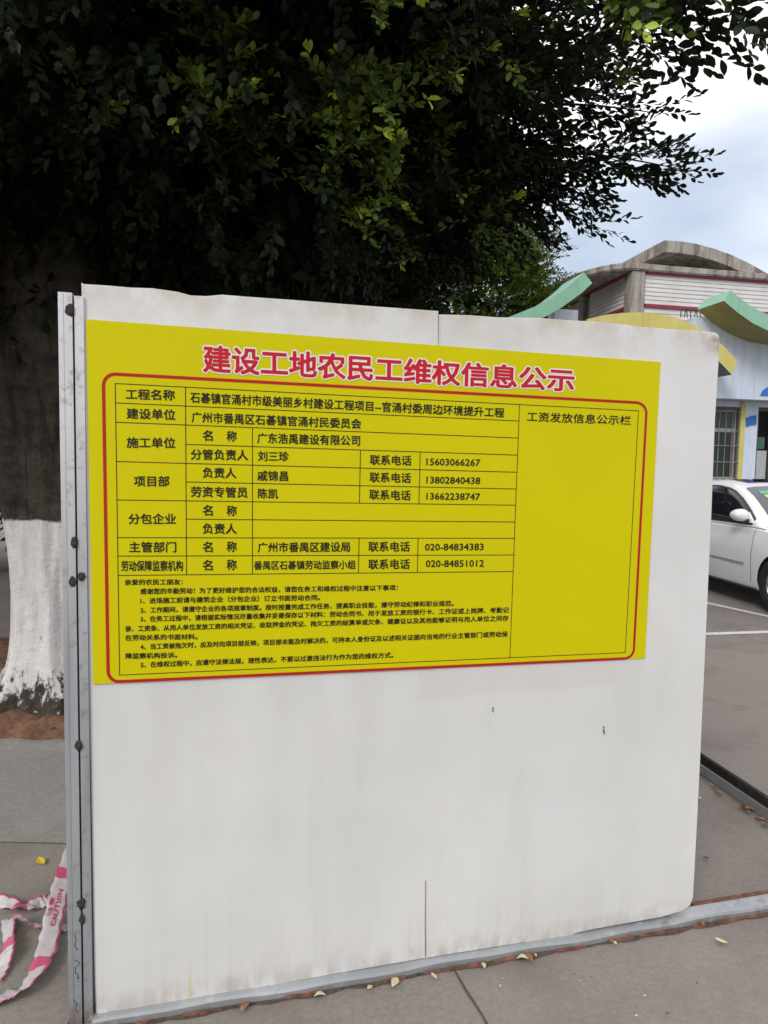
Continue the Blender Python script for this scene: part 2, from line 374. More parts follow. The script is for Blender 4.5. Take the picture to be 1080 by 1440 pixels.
stroke('ink_mark', [(105, 1313), (107, 1322), (105, 1328), (108, 1336), (110, 1334)], .0016, .0128, PEN, hoard)
stroke('ink_mark', [(105, 1350), (113, 1354), (106, 1361), (106, 1369), (110, 1370), (109, 1376), (112, 1374)], .0016, .0128, PEN, hoard)
stroke('ink_mark', [(103, 1404), (108, 1412), (106, 1420), (111, 1424)], .0016, .0128, PEN, hoard)

# ------------------------------------------------------------------ notice sign
def m_vinyl():
    t = NT('yellow_vinyl'); n = t.noise(2.5, 3); col = t.ramp(n, .3, .7, (.575, .515, .001), (.60, .54, .001))
    t.bump(t.noise(5, 3, mapscale=(1, 1, .5)), .10, .012); return t.out(col, .5, 0, .12)
SIGN = m_vinyl()
SRED = simple('sign_red', (.42, .012, .012), .55, var=.03, spec=.25)
SREDT = simple('title_red', (.50, .010, .022), .55, var=.03, spec=.25)
SWHT = simple('title_white', (.74, .72, .71), .55, var=.02, spec=.25)
SBLK = simple('sign_black', (.012, .012, .008), .55, var=.03, spec=.25)
sign = thing('notice_sign', 'yellow printed notice with a red title and a black table, stuck on the white hoarding', 'sign', HO, HAZ)
SO = .0045
qs = [P(*p, SO) for p in ((121, 449), (929, 509), (907, 926), (131, 962))]
b = bmesh.new(); prism(b, [(x, -SO, z) for x, z in qs], [(x, -.0019, z) for x, z in qs]); bmesh.ops.recalc_face_normals(b, faces=b.faces)
obj('sheet', b, SIGN, sign)
def kx(x): return .0195-.0723*(x-125)/793           # lean of the sign's verticals
def sline(b, x0, y0, x1, y1, w, lay):
    a, c = Vector(P(x0, y0, SO+lay)), Vector(P(x1, y1, SO+lay)); d = (c-a).normalized(); nn = Vector((-d.y, d.x))*w/2; a = a-d*w/2; c = c+d*w/2
    b.faces.new([b.verts.new((v.x, -SO-lay, v.y)) for v in (a+nn, c+nn, c-nn, a-nn)])
b = bmesh.new(); LW = .0021
i_ = [0.0006]
def gl(*a):
    i_[0] += .000015; sline(b, *a, LW, i_[0])
cL = [(162, 539.2), (163, 566.5), (163, 593.7), (163.5, 648.9), (164, 703), (165, 756), (166, 782), (166.5, 809.2)]
c1 = [(260.8, 544), (260.8, 570), (261, 598), (261.4, 624.8), (261.6, 651.6), (261.6, 677.7), (261.8, 704), (262, 730), (262, 756.5), (262, 782), (262.3, 807.5)]
c2 = [(355, 601.5), (355, 628), (355, 653.6), (355, 680), (355, 705.7), (355, 731), (355, 757), (355, 782), (355, 806.7)]
c3 = [(507, 634.2), (506.2, 659.5), (505.8, 684), (505.4, 707.5), (505, 757), (504.7, 781.5), (504, 805.4)]
c4 = [(590.9, 635.8), (590.3, 660), (589.7, 684), (589.2, 708.2), (588, 757), (587.6, 781), (587, 804.6)]
c5 = [(730.6, 569.8), (730, 592), (729, 615.9), (727.5, 639.9), (727, 664), (726, 687.6), (725.4, 710.4), (724.5, 734), (724, 757), (723.3, 780.4), (721.7, 803.7)]
gl(162, 539.2, 898, 577.6); gl(168.2, 949.4, 879.3, 917.7); gl(162, 539.2, 168.2, 949.4); gl(898, 577.6, 879.3, 917.7); gl(730.6, 569.8, 717, 925)
gl(*cL[1], *c5[1]); gl(*cL[2], *c5[2]); gl(*cL[3], *c1[4]); gl(*cL[4], *c5[6]); gl(*cL[5], *c5[8]); gl(*cL[6], *c5[9]); gl(*cL[7], *c5[10])
gl(*c1[3], *c5[3]); gl(*c1[4], *c5[4]); gl(*c1[5], *c5[5]); gl(*c1[7], *c5[7])
gl(*c1[0], *c1[10]); gl(*c2[0], *c2[8]); gl(*c3[0], *c3[3]); gl(*c3[4], *c3[6]); gl(*c4[0], *c4[3]); gl(*c4[4], *c4[6])
bmesh.ops.recalc_face_normals(b, faces=b.faces); obj('table_grid', b, SBLK, sign)
# rounded red border
def arcpts(c, r, a0, a1, n=8): return [(c[0]+r*math.cos(a), c[1]+r*math.sin(a)) for a in np.linspace(R(a0), R(a1), n)]
bor = arcpts((161.5, 542), 16, 180, 272) + arcpts((894, 581), 15, 276, 358) + arcpts((877.5, 912), 14, 5, 90) + arcpts((167, 943.5), 15, 92, 176)
pts = [Vector(P(x, y, SO+.0008)) for x, y in bor]
b = bmesh.new(); inn, outn = [], []
cen = sum(pts, Vector((0, 0)))/len(pts)
for i, p in enumerate(pts):
    d = (pts[(i+1) % len(pts)]-pts[i-1]).normalized(); nn = Vector((-d.y, d.x)); w = .0042
    inn.append(b.verts.new((p.x+nn.x*w, -SO-.0008, p.y+nn.y*w))); outn.append(b.verts.new((p.x-nn.x*w, -SO-.0008, p.y-nn.y*w)))
for i in range(len(pts)):
    j = (i+1) % len(pts); b.faces.new((inn[i], inn[j], outn[j], outn[i]))
bmesh.ops.recalc_face_normals(b, faces=b.faces); obj('red_border', b, SRED, sign)
# lettering
def glyphs(s, bold):
    c = bpy.data.curves.new('t', 'FONT'); c.body = s; c.resolution_u = 2; c.offset = bold; c.size = 1
    o = bpy.data.objects.new('t', c); COL.objects.link(o); bpy.context.view_layer.update()
    me = o.to_mesh(); n = len(me.vertices); co = np.empty(n*3); me.vertices.foreach_get('co', co); co = co.reshape(-1, 3)[:, :2].copy()
    fs = [tuple(p.vertices) for p in me.polygons]; o.to_mesh_clear(); bpy.data.objects.remove(o); bpy.data.curves.remove(c)
    return co, fs
EM = {}
def lettering(name, m, txt, xl, yl, xr, yr, hl, hr=None, bold=.018, lay=.0012, cjk=True, ring=4):
    """one line of print: the glyphs laid a few times, shifted by 'bold' em, to thicken the strokes"""
    hr = hr or hl; co, fs = glyphs(txt, 0)
    if cjk:
        if not EM: e = glyphs('国', 0)[0]; EM[0] = (e[:, 1].min(), e[:, 1].max())
        y0, y1 = EM[0]
    else: y0, y1 = co[:, 1].min(), co[:, 1].max()
    x0, x1 = co[:, 0].min(), co[:, 0].max(); V, Fc = [], []
    for j in range(ring):
        a = 2*math.pi*(j+.5)/ring; k = len(V); lj = lay+j*.00003
        for x, y in co:
            x, y = x+bold*math.cos(a), y+bold*math.sin(a)
            u = (x-x0)/(x1-x0); w = (y-y0)/(y1-y0)-.5
            hh = hl+(hr-hl)*u; px = xl+(xr-xl)*u; py = yl+(yr-yl)*u-w*hh; px -= kx(px)*w*hh
            X, Z = P(px, py, SO+lj); V.append((X, -SO-lj, Z))
        Fc += [tuple(i+k for i in f) for f in fs]
    me = bpy.data.meshes.new(name); me.from_pydata(V, [], Fc); me.update()
    return obj(name, me, m, sign)
T = '建设工地农民工维权信息公示'
lettering('title_outline', SWHT, T, 286.5, 505, 807, 536, 35, 29, .080, .0007, ring=14)
lettering('title_lettering', SREDT, T, 286.5, 505, 807, 536, 35, 29, .030, .0014, ring=8)
h = 13.8
for a in (('工程名称', 177, 554.4, 245.6, 556, h), ('石碁镇官涌村市级美丽乡村建设工程项目--官涌村委周边环境提升工程', 267.8, 559, 709, 580.8, 14, 12.4),
          ('建设单位', 178.3, 581.6, 246.4, 583.6, h), ('广州市番禺区石碁镇官涌村民委员会', 269.7, 586.7, 507.8, 596.4, 13.8, 13), ('施工单位', 178.3, 622.5, 246.4, 623.2, h),
          ('名　称', 285.3, 612.7, 332.7, 613.9, h), ('广东浩禹建设有限公司', 362, 616.2, 506.2, 620, 13.4), ('分管负责人', 268.6, 639.2, 348.7, 640.4, h), ('刘三珍', 363, 641.5, 405.9, 642.3, 13),
          ('联系电话', 520.4, 646.8, 578.6, 648, 13), ('项目部', 188.5, 677, 237.9, 677, h), ('负责人', 285.3, 664.9, 332, 665.6, h), ('戚锦昌', 362, 669.1, 405, 670, 13.2),
          ('联系电话', 520, 671.3, 577.8, 672.5, 13), ('劳资专管员', 268.6, 691.7, 348, 692.9, h), ('陈凯', 363, 694, 391, 694.8, 13), ('联系电话', 519.6, 695.7, 577.4, 697, 13),
          ('分包企业', 181, 730, 247.2, 730, h), ('名　称', 285.3, 718, 332.7, 718.8, h), ('负责人', 285.3, 743.7, 332.7, 744, h), ('主管部门', 181.8, 769.7, 247.6, 769.7, h),
          ('名　称', 285.3, 769.3, 332.7, 769.3, h), ('广州市番禺区建设局', 362.7, 770.1, 492.2, 769.3, 13), ('联系电话', 518.3, 769, 576.2, 769, 13), ('劳动保障监察机构', 170.6, 796.2, 257.3, 795.8, h),
          ('名　称', 285.3, 795, 332.7, 794.8, h), ('番禺区石碁镇劳动监察小组', 357.3, 795.4, 500, 794.2, 11.6), ('联系电话', 518.3, 793.9, 576.2, 793.5, 13)):
    if a[0] == '名　称':
        lettering('table_lettering', SBLK, '名', a[1], a[2], a[1]+13.6, a[2]+.3, a[5], bold=.025); lettering('table_lettering', SBLK, '称', a[3]-13.8, a[4]-.3, a[3], a[4], a[5], bold=.025)
    else: lettering('table_lettering', SBLK, *a, bold=.025)
for a in (('15603066267', 599.8, 649.3, 675.2, 650.7), ('13802840438', 599.8, 674.9, 675.2, 676.1), ('13662238747', 599.8, 697.7, 675, 698.6), ('020-84834383', 597.8, 769.4, 680, 769), ('020-84851012', 599, 792.7, 680.5, 792.2)):
    lettering('phone_number', SBLK, *a, 9.4, bold=.02, cjk=False)
lettering('column_heading', SBLK, '工资发放信息公示栏', 741.2, 585.9, 887, 591.6, 12.8, 12.2, bold=.014)
for a in (('亲爱的农民工朋友：', 175.7, 819, 257, 818.4), ('感谢您的辛勤劳动！为了更好维护您的合法权益，请您在务工和维权过程中注意以下事项：', 197.6, 831.9, 559.4, 826.5),
          ('1、进场施工前请与建筑企业（分包企业）订立书面劳动合同。', 197.6, 845, 450, 840.4), ('2、工作期间，请遵守企业的各项规章制度。按时按量完成工作任务，提高职业技能，遵守劳动纪律和职业规范。', 197.6, 858.3, 638, 848.5),
          ('3、在务工过程中，请根据实际情况尽量收集并妥善保存以下材料：劳动合同书、用于发放工资的银行卡、工作证或上岗牌、考勤记', 197.6, 870.7, 715.6, 857.8),
          ('录、工资条、从用人单位发放工资的相关凭证、收取押金的凭证、拖欠工资的结算单或欠条、健康证以及其他能够证明与用人单位之间存', 176.3, 884.6, 715, 869.4),
          ('在劳动关系的书面材料。', 176.3, 897, 277.6, 895.4), ('4、当工资被拖欠时，应及时向项目部反映，项目部未能及时解决的，可持本人身份证及以述相关证据向当地的行业主管部门或劳动保', 197.6, 909.8, 714, 891.7),
          ('障监察机构投诉。', 176.7, 922.8, 249, 921.3), ('5、在维权过程中，应遵守法律法规，理性表达，不要以过激违法行为作为您的维权方式。', 198, 935.2, 553, 921.3)):
    lettering('advice_line', SBLK, *a, 7.6, 7.3, bold=.03)

# ------------------------------------------------------------------ second base channel on the ground, to the right behind the hoarding
p0, p1 = G(985, 1081), G(1080, 1146); d = (p1-p0).normalized(); L = 1.88
rail = thing('floor_channel', 'dark open steel channel lying on the concrete behind the right end of the hoarding', 'channel', (p0-d*1.2), math.atan2(d.y, d.x))
DG = m_galv(.75); DG.name = 'weathered_steel'
b = bmesh.new(); pr = [(-.045, 0), (.045, 0), (.045, .05), (.041, .05), (.041, .006), (-.038, .006), (-.038, .055), (-.045, .055)]
pr = [(-q, z) for q, z in pr]
prism(b, [(0, y-.002, z+.004) for y, z in pr], [(L, y-.002, z+.004) for y, z in pr]); bmesh.ops.recalc_face_normals(b, faces=b.faces)
obj('channel_section', b, DG, rail)
b = bmesh.new(); box(b, 0, L, -.038, .033, .0105, .014); box(b, 0, L, .0335, .0358, .0145, .052); box(b, 0, L, .0335, .044, .0573, .0595); obj('dark_liner', b, simple('near_black_brown', (.03, .025, .02), .95, var=.5, scale=40, bump=.5), rail)  # near-black brown strips on the channel's floor, inner face and lip

# ------------------------------------------------------------------ caution tape on the ground
def m_tape():
    t = NT('caution_tape'); x = t.n.new('ShaderNodeUVMap'); s = t.n.new('ShaderNodeSeparateXYZ'); t.l.new(x.outputs[0], s.inputs[0])
    e = t.math('ABSOLUTE', t.math('SUBTRACT', s.outputs[1], .5)); edge = t.rng(e, .365, .375)
    blk = t.math('GREATER_THAN', t.math('FRACT', t.math('MULTIPLY', s.outputs[0], .62)), .88)
    red = t.math('MAXIMUM', t.math('MULTIPLY', edge, t.math('GREATER_THAN', s.outputs[1], .5)), blk)
    n = t.noise(25, 4); wh = t.ramp(n, .3, .7, (.50, .45, .46), (.62, .57, .57))
    return t.out(t.mix(red, wh, (.56, .10, .19)), .38, 0, .5)
TAPE = m_tape(); TRED = simple('tape_print', (.55, .05, .14), .45, var=.1)
def ribbon(name, ctr, wid, twist, label, u0=0., group='scraps of caution tape on the ground', parent=None):
    """ctr: list of points; wid: full width; twist: roll angle per point"""
    b = bmesh.new(); uv = b.loops.layers.uv.new('UVMap'); ctr = [Vector(c) for c in ctr]; rows = []; s = 0
    # resample smoothly
    dense = []; tw = []; nn = 8
    for i in range(len(ctr)-1):
        pa, pb, pc, pd = ctr[max(i-1, 0)], ctr[i], ctr[i+1], ctr[min(i+2, len(ctr)-1)]
        for k in range(nn + (i == len(ctr)-2)):
            q = k/nn; dense.append(.5*((2*pb)+(-pa+pc)*q+(2*pa-5*pb+4*pc-pd)*q*q+(-pa+3*pb-3*pc+pd)*q**3)); tw.append(twist[i]*(1-q)+twist[i+1]*q)
    for i, p in enumerate(dense):
        t_ = (dense[min(i+1, len(dense)-1)]-dense[max(i-1, 0)]).normalized(); sd_ = Vector((0, 0, 1)).cross(t_)
        sd_ = (sd_.normalized() if sd_.length > .01 else Vector((1, 0, 0))); sd_ = Matrix.Rotation(tw[i], 3, t_) @ sd_
        if i: s += (p-dense[i-1]).length
        wv = 1+.10*math.sin(i*1.9+u0*9)
        rows.append(([p+sd_*wid*wv*(j/4-.5)+Vector((random.uniform(-.001, .001), random.uniform(-.001, .001), .004*math.sin(i*1.3+j*1.6)+random.uniform(0, .003))) for j in range(5)], s))
    mn = min(v.z for r, _ in rows for v in r)
    vr = [[b.verts.new((v.x, v.y, max(v.z, .0085))) for v in r] for r, _ in rows]
    for i in range(len(vr)-1):
        for j in range(4):
            f = b.faces.new((vr[i][j], vr[i+1][j], vr[i+1][j+1], vr[i][j+1]))
            for lp, (ii, jj) in zip(f.loops, ((i, j), (i+1, j), (i+1, j+1), (i, j+1))): lp[uv].uv = (u0+rows[ii][1]/.25, jj/4)
            f.smooth = True
    o = obj(name, b, TAPE); so = o.modifiers.new('s', 'SOLIDIFY'); so.thickness = .0008
    return tag(o, label, 'tape', group), rows
def g3(px, py, z=.012): q = G(px, py, z); return (q.x, q.y, z)
tp, rows = ribbon('caution_tape', [g3(106, 1190, .10), g3(88, 1240, .07), g3(76, 1290, .05), g3(62, 1345, .035), g3(38, 1385, .03), g3(10, 1400, .02), g3(-40, 1415, .012)], .062, [R(-25), R(-20), R(-8), R(5), R(35), R(10), R(5)],
                  'long white and pink caution tape printed CAUTION running from the foot of the post', .95)
ribbon('caution_tape', [g3(-30, 1262), g3(5, 1268, .02), g3(34, 1274, .03), g3(54, 1270, .02), g3(66, 1266, .02), g3(80, 1260, .014)], .045, [.2, .6, -.4, .9, .3, 0], 'twisted white tape scrap ending in a bright red tip', .72)
ribbon('caution_tape', [g3(96, 1305), g3(70, 1303, .012), g3(45, 1300, .02), g3(30, 1292, .04), g3(20, 1292, .03)], .046, [0, .1, .5, 1.2, .4], 'pale tape scrap curled up at one end beside the long caution tape', .1)
ribbon('caution_tape', [g3(12, 1292), g3(12, 1318, .03), g3(10, 1340, .03), g3(2, 1365, .012), g3(-8, 1380)], .044, [.1, .8, .4, .2, 0], 'short tape scrap with a red fold at the left edge of the slab', .86)
ribbon('caution_tape', [g3(80, 1012, .03), (*G(82, 985, .08).xy, .10), (*G(86, 968, .1).xy, .13)], .06, [.9, 1.1, 1.2], 'pink and white tape scrap lying against the tree root beside the post', .5)
# CAUTION printed on the long tape, reading upside down from here
co, fs = glyphs('CAUTION', .03); co2, fs2 = glyphs('注意', .01)
vs, ff = [], []
def on_tape(u, w):
    i = max(0, min(len(rows)-2, int(np.searchsorted([r[1] for r in rows], u))-1)); r0, s0 = rows[i]; r1, s1 = rows[i+1]; q = (u-s0)/(s1-s0)
    j = max(0, min(3, int(w*4))); t_ = w*4-j
    a = r0[j].lerp(r0[j+1], t_); c = r1[j].lerp(r1[j+1], t_); v = a.lerp(c, q); v.z = max(v.z, .0085)
    nn = (r1[2]-r0[2]).cross(r0[4]-r0[0]).normalized(); nn = nn if nn.z > 0 else -nn
    return v+nn*.0028
for cc, f_, u0_, u1_, w0_, w1_ in ((co, fs, .40, .22, .66, .40), (co2, fs2, .35, .26, .32, .08)):
    k = len(vs); x0, x1, y0, y1 = cc[:, 0].min(), cc[:, 0].max(), cc[:, 1].min(), cc[:, 1].max()
    for x, y in cc: vs.append(on_tape(u0_+(u1_-u0_)*(x-x0)/(x1-x0), w1_+(w0_-w1_)*(y1-y)/(y1-y0)))
    ff += [tuple(i+k for i in f) for f in f_]
me = bpy.data.meshes.new('tape_lettering'); me.from_pydata(vs, [], ff); obj('tape_lettering', me, TRED, tp)

# ------------------------------------------------------------------ leaf and twig generators (numpy)
LV = np.array([(0, 0, 0), (.19, .28, .04), (.25, .60, .06), (0, 1, -.05), (-.25, .60, .06), (-.19, .28, .04), (0, .45, -.02)], float)   # x across, y along, z up
LF = [(0, 1, 6), (1, 2, 6), (2, 3, 6), (3, 4, 6), (4, 5, 6), (5, 0, 6)]
LV2 = np.array([(0, 0, 0), (.02, .08, 0), (.14, .24, .03), (.23, .44, .05), (.245, .62, .05), (.17, .82, .02), (0, 1, -.06), (-.17, .82, .02), (-.245, .62, .05), (-.23, .44, .05), (-.14, .24, .03), (-.02, .08, 0), (0, .30, -.02), (0, .68, -.02)], float)
LF2 = [(0, 1, 12), (1, 2, 12), (2, 3, 12), (3, 13, 12), (3, 4, 13), (4, 5, 13), (5, 6, 13), (6, 7, 13), (7, 8, 13), (8, 9, 13), (9, 12, 13), (9, 10, 12), (10, 11, 12), (11, 0, 12)]
def twig_template(n, length, leaf, seed, lv=LV):
    r = np.random.default_rng(seed); out = []
    for i in range(n):
        s = (i+.6)/n; ang = i*2.4+r.uniform(-.5, .5); sp_ = r.uniform(.5, 1.0)
        if i >= n-2: sp_ = .25
        d = np.array([math.cos(ang)*math.sin(sp_), math.cos(sp_), math.sin(ang)*math.sin(sp_)*.75])
        d /= np.linalg.norm(d); upv = np.array([0, .15, 1.])+r.normal(0, .35, 3); x = np.cross(d, upv); x /= np.linalg.norm(x); z = np.cross(x, d)
        L = leaf*r.uniform(.75, 1.15)*(.8 if i >= n-2 else 1)
        out.append(np.array([0, s*length, -.12*length*s*s])+(lv[:, :1]*x+lv[:, 1:2]*d+lv[:, 2:]*z)*L)
    return np.concatenate(out)
TW = [twig_template(14, .30, .072, k) for k in range(10)]
TW2 = [twig_template(12, .26, .066, 30+k, LV2) for k in range(8)]
def rot_to(dirs, roll):
    d = dirs/np.linalg.norm(dirs, axis=1, keepdims=True); up = np.tile((0, 0, 1.), (len(d), 1))+rng.normal(0, .25, d.shape)
    x = np.cross(d, up); x /= np.linalg.norm(x, axis=1, keepdims=True); z = np.cross(x, d)
    return np.stack([x, d, z], 2)
def foliage(pos, dirs, scale, templates=TW):
    V = []; Rm = rot_to(dirs, 0); k = rng.integers(0, len(templates), len(pos))
    for ti in range(len(templates)):
        q = np.where(k == ti)[0]
        if len(q) == 0: continue
        v = np.einsum('nij,mj->nmi', Rm[q], templates[ti])*scale[q][:, None, None]+pos[q][:, None, :]
        V.append(v.reshape(-1, 3))
    return np.concatenate(V)
def leaf_mesh(name, chunks, m, parent):
    """chunks: (vertices, vertices per leaf, leaf faces, material slot)"""
    fs, mi, k = [], [], 0
    for V, nv, lf, slot in chunks:
        n = len(V)//nv; fs.append((np.array(lf)[None]+nv*np.arange(n)[:, None, None]).reshape(-1)+k); mi.append(np.full(n*len(lf), slot, np.int32)); k += len(V)
    V = np.concatenate([c[0] for c in chunks]); F_ = np.concatenate(fs); mi = np.concatenate(mi); me = bpy.data.meshes.new(name)
    me.vertices.add(len(V)); me.vertices.foreach_set('co', V.astype(np.float32).ravel())
    me.loops.add(len(F_)); me.loops.foreach_set('vertex_index', F_.astype(np.int32))
    me.polygons.add(len(F_)//3); me.polygons.foreach_set('loop_start', np.arange(0, len(F_), 3, dtype=np.int32)); me.polygons.foreach_set('loop_total', np.full(len(F_)//3, 3, np.int32))
    me.update(calc_edges=True); o = obj(name, me, m, parent); me.polygons.foreach_set('material_index', mi); me.polygons.foreach_set('use_smooth', np.ones(len(mi), bool)); return o
def to_px(p):
    d = p-np.array(EYE); z = d@np.array(FW); z = np.where(z < .05, 1e-3, z)
    return 540+F*(d@np.array(RT))/z, 720-F*(d@np.array(UP))/z, d@np.array(FW)

# ------------------------------------------------------------------ the big tree
TB = Vector((-2.02, 4.30, 0))
tree = thing('ficus_tree', 'large dark spreading ficus with whitewashed trunk behind the hoarding', 'tree', TB)
b = bmesh.new(); rings = []; NZ, NA = 110, 96
for i in range(NZ+1):
    z = 3.7*(i/NZ)**1.3-.02; row = []
    for k in range(NA):
        a = 2*math.pi*k/NA
        base = .255+.05*max(0, z-.5)+.06*max(0, min(z, 2.4)-1.6)-.08*max(0, z-2.4)
        lob = .028*math.cos(3*a+.6+.5*z)+.02*math.cos(5*a+1.7-.8*z)+.012*math.cos(9*a+z*2)
        fl = math.exp(-max(z, 0)/.20)*(.17+.20*(.5+.5*math.cos(6*a+.9+.5*math.sin(2*a)))**2)
        r = base+lob*(1+.5*math.exp(-z/.3))+fl+.005*math.sin(13*a+4*z)+.010*math.sin(11*a+1.5*math.sin(2.2*z))*math.cos(2.5*z+3*a)+.006*math.sin(23*a+3*math.sin(3*z))
        row.append(b.verts.new((r*math.cos(a)-.05*max(0, z-1.0)**1.3, r*math.sin(a), z)))
    rings.append(row)
for r0, r1 in zip(rings, rings[1:]):
    for k in range(NA): b.faces.new((r0[k], r0[(k+1) % NA], r1[(k+1) % NA], r1[k]))
b.faces.new(rings[-1]); smooth(obj('trunk', b, BARK, tree))
for k in range(8):                                    # surface roots running out over the soil
    a = 2*math.pi*k/8+.35+random.uniform(-.25, .25); L = random.uniform(.65, .95); pts = []
    for s in np.linspace(0, 1, 9):
        rr = .26+L*s; aa = a+.35*math.sin(s*3+k); pts.append((rr*math.cos(aa), rr*math.sin(aa)*(.8 if math.sin(aa) > 0 else .5), .20*(1-s)**2.2+.025))
    b = bmesh.new(); tube(b, pts, [.085*(1-.75*s)+.008 for s in np.linspace(0, 1, 9)], 10)
    smooth(obj('root', b, BARK, tree))
CC = np.array([-2.2, 5.0, 4.6]); CR = np.array([3.6, 3.1, 2.25])
limb_tips = []
for k in range(13):                                   # limbs
    a = 2*math.pi*k/13+random.uniform(-.2, .2); el = random.uniform(.15, .8)
    tip = np.array([math.cos(a)*math.cos(el)*CR[0]*.82, math.sin(a)*math.cos(el)*CR[1]*.82, .2+math.sin(el)*CR[2]*.8])+CC-np.array(TB)
    st = np.array([-.14+.14*math.cos(a), .14*math.sin(a), 2.75+.03*k]); mid = st*.5+tip*.5+np.array([0, 0, .45])
    q = [(1-s)**2*st+2*s*(1-s)*mid+s*s*tip+rng.normal(0, .03, 3)*(0 < s < 1) for s in np.linspace(0, 1, 10)]
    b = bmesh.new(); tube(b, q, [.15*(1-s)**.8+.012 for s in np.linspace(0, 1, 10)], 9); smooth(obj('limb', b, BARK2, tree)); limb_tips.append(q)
for k in range(26):                                   # hanging aerial roots and inner boughs in the gloom
    pass
def crown_points(n, r0, r1, cond):
    out = []
    while sum(len(o) for o in out) < n:
        d = rng.normal(0, 1, (20000, 3)); d /= np.linalg.norm(d, axis=1, keepdims=True)
        rr = (r0**3+(r1**3-r0**3)*rng.random(20000))**(1/3)
        wob = 1+.10*np.sin(d[:, 0]*7+1)*np.cos(d[:, 1]*6)+.08*np.sin(d[:, 2]*11+d[:, 0]*9)
        p = CC+d*CR*(rr*wob)[:, None]; k = cond(p); out.append(np.concatenate([p[k], d[k]], 1))
    return np.concatenate(out)[:n]
def vis(p):
    x, y, z = to_px(p); return (z > .8) & (x > -250) & (x < 1300) & (y > -420) & (y < 560)
def thin(p):                                          # the crown is sparse towards its outer right edge
    return rng.random(len(p)) < np.clip(1.0-(p[:, 0]-.45)/.8, .02, 1)
A_ = crown_points(11000, .45, 1.0, lambda p: vis(p) & thin(p) & (p[:, 2] > 2.0+1.25*np.clip((p[:, 0]+.75)/1.2, 0, 1)))
B_ = crown_points(3600, .55, 1.0, lambda p: ~vis(p) & (p[:, 2] > 2.6) & (np.linalg.norm(p-np.array(EYE), axis=1) >2.6))
C_ = crown_points(3800, .2, .9, lambda p: vis(p) & (p[:, 0] < .7) & (p[:, 1] > 3.8) & (p[:, 2] > 2.0+1.6*np.clip((p[:, 0]+.8)/1.2, 0, 1)))
def twdir(q, droop):
    d = q[:, 3:].copy(); d[:, 2] -= droop; d += rng.normal(0, .35, d.shape); return d
V = np.concatenate([foliage(A_[:, :3], twdir(A_, .15), rng.uniform(.85, 1.15, len(A_))),
                    foliage(B_[:, :3], twdir(B_, .1), rng.uniform(1.6, 2.2, len(B_))),
                    foliage(C_[:, :3], twdir(C_, .1), rng.uniform(1.5, 2.1, len(C_)))])
# leafy sprays reaching out to the right against the sky: a bough, side twigs and leaves on every twig
sprays = bmesh.new(); SP, SD, SS = [], [], []
def spray(p0, p1, width, nt, sag=.06, leaf=1.):
    p0, p1 = np.array(p0), np.array(p1); L = np.linalg.norm(p1-p0); ax = (p1-p0)/L; p1 = p1-ax*.16; L -= .16
    pts = [p0+(p1-p0)*s+np.array([0, 0, sag*L*math.sin(s*math.pi)]) for s in np.linspace(0, 1, 9)]
    tube(sprays, [tuple(p) for p in pts], [.013*(1-s)+.0022 for s in np.linspace(0, 1, 9)], 6)
    for i in range(nt):
        s = 1-(1-.05)*rng.random()**.8; p = p0+(p1-p0)*s+np.array([0, 0, sag*L*math.sin(s*math.pi)])
        sd_ = np.array([rng.normal(0, .5), rng.normal(0, .7), rng.normal(-.05, .45)]); sd_ -= ax*(sd_@ax); sd_ /= np.linalg.norm(sd_)+1e-6
        off = width*(1-s*.75)*rng.random(); d = ax*.9+sd_*rng.uniform(.3, .9)
        q = p+sd_*off; SP.append(q); SD.append(d); SS.append(rng.uniform(.8, 1.1)*leaf)
        if off > .1: tube(sprays, [tuple(p-ax*off*.6), tuple(q)], [.005, .0022], 5)
    SP.append(p1); SD.append(ax); SS.append(.8*leaf)
def A3(px, py, d): return tuple(at(px, py, d))
for (x0, y0, x1, y1, d0, d1, w, nt) in ((700, 110, 1085, 30, 3.3, 2.7, .14, 40), (640, 40, 985, 20, 3.6, 3.1, .3, 42), (690, 130, 900, 75, 3.9, 3.3, .26, 34), (640, 170, 965, 157, 4.4, 3.9, .20, 56), (640, 230, 1000, 240, 4.6, 4.3, .22, 66), (700, 270, 960, 205, 4.4, 4.2, .16, 22),
                                        (620, 255, 878, 332, 4.9, 4.5, .20, 60), (650, 200, 860, 290, 4.7, 4.5, .25, 40), (560, 250, 785, 335, 5.2, 4.8, .26, 50), (560, 60, 800, 190, 4.3, 4.0, .40, 70), (560, 210, 800, 270, 5.0, 4.7, .35, 70), (560, 300, 730, 330, 5.2, 5.0, .25, 40), (800, -60, 1125, 15, 2.9, 2.5, .20, 34)):
    spray(A3(x0, y0, d0), A3(x1, y1, d1), w, nt)
NS = len(SP)                                          # sprays so far stand against the sky; the next ones hang in front of the gloom
YP, YD, YS = [], [], []
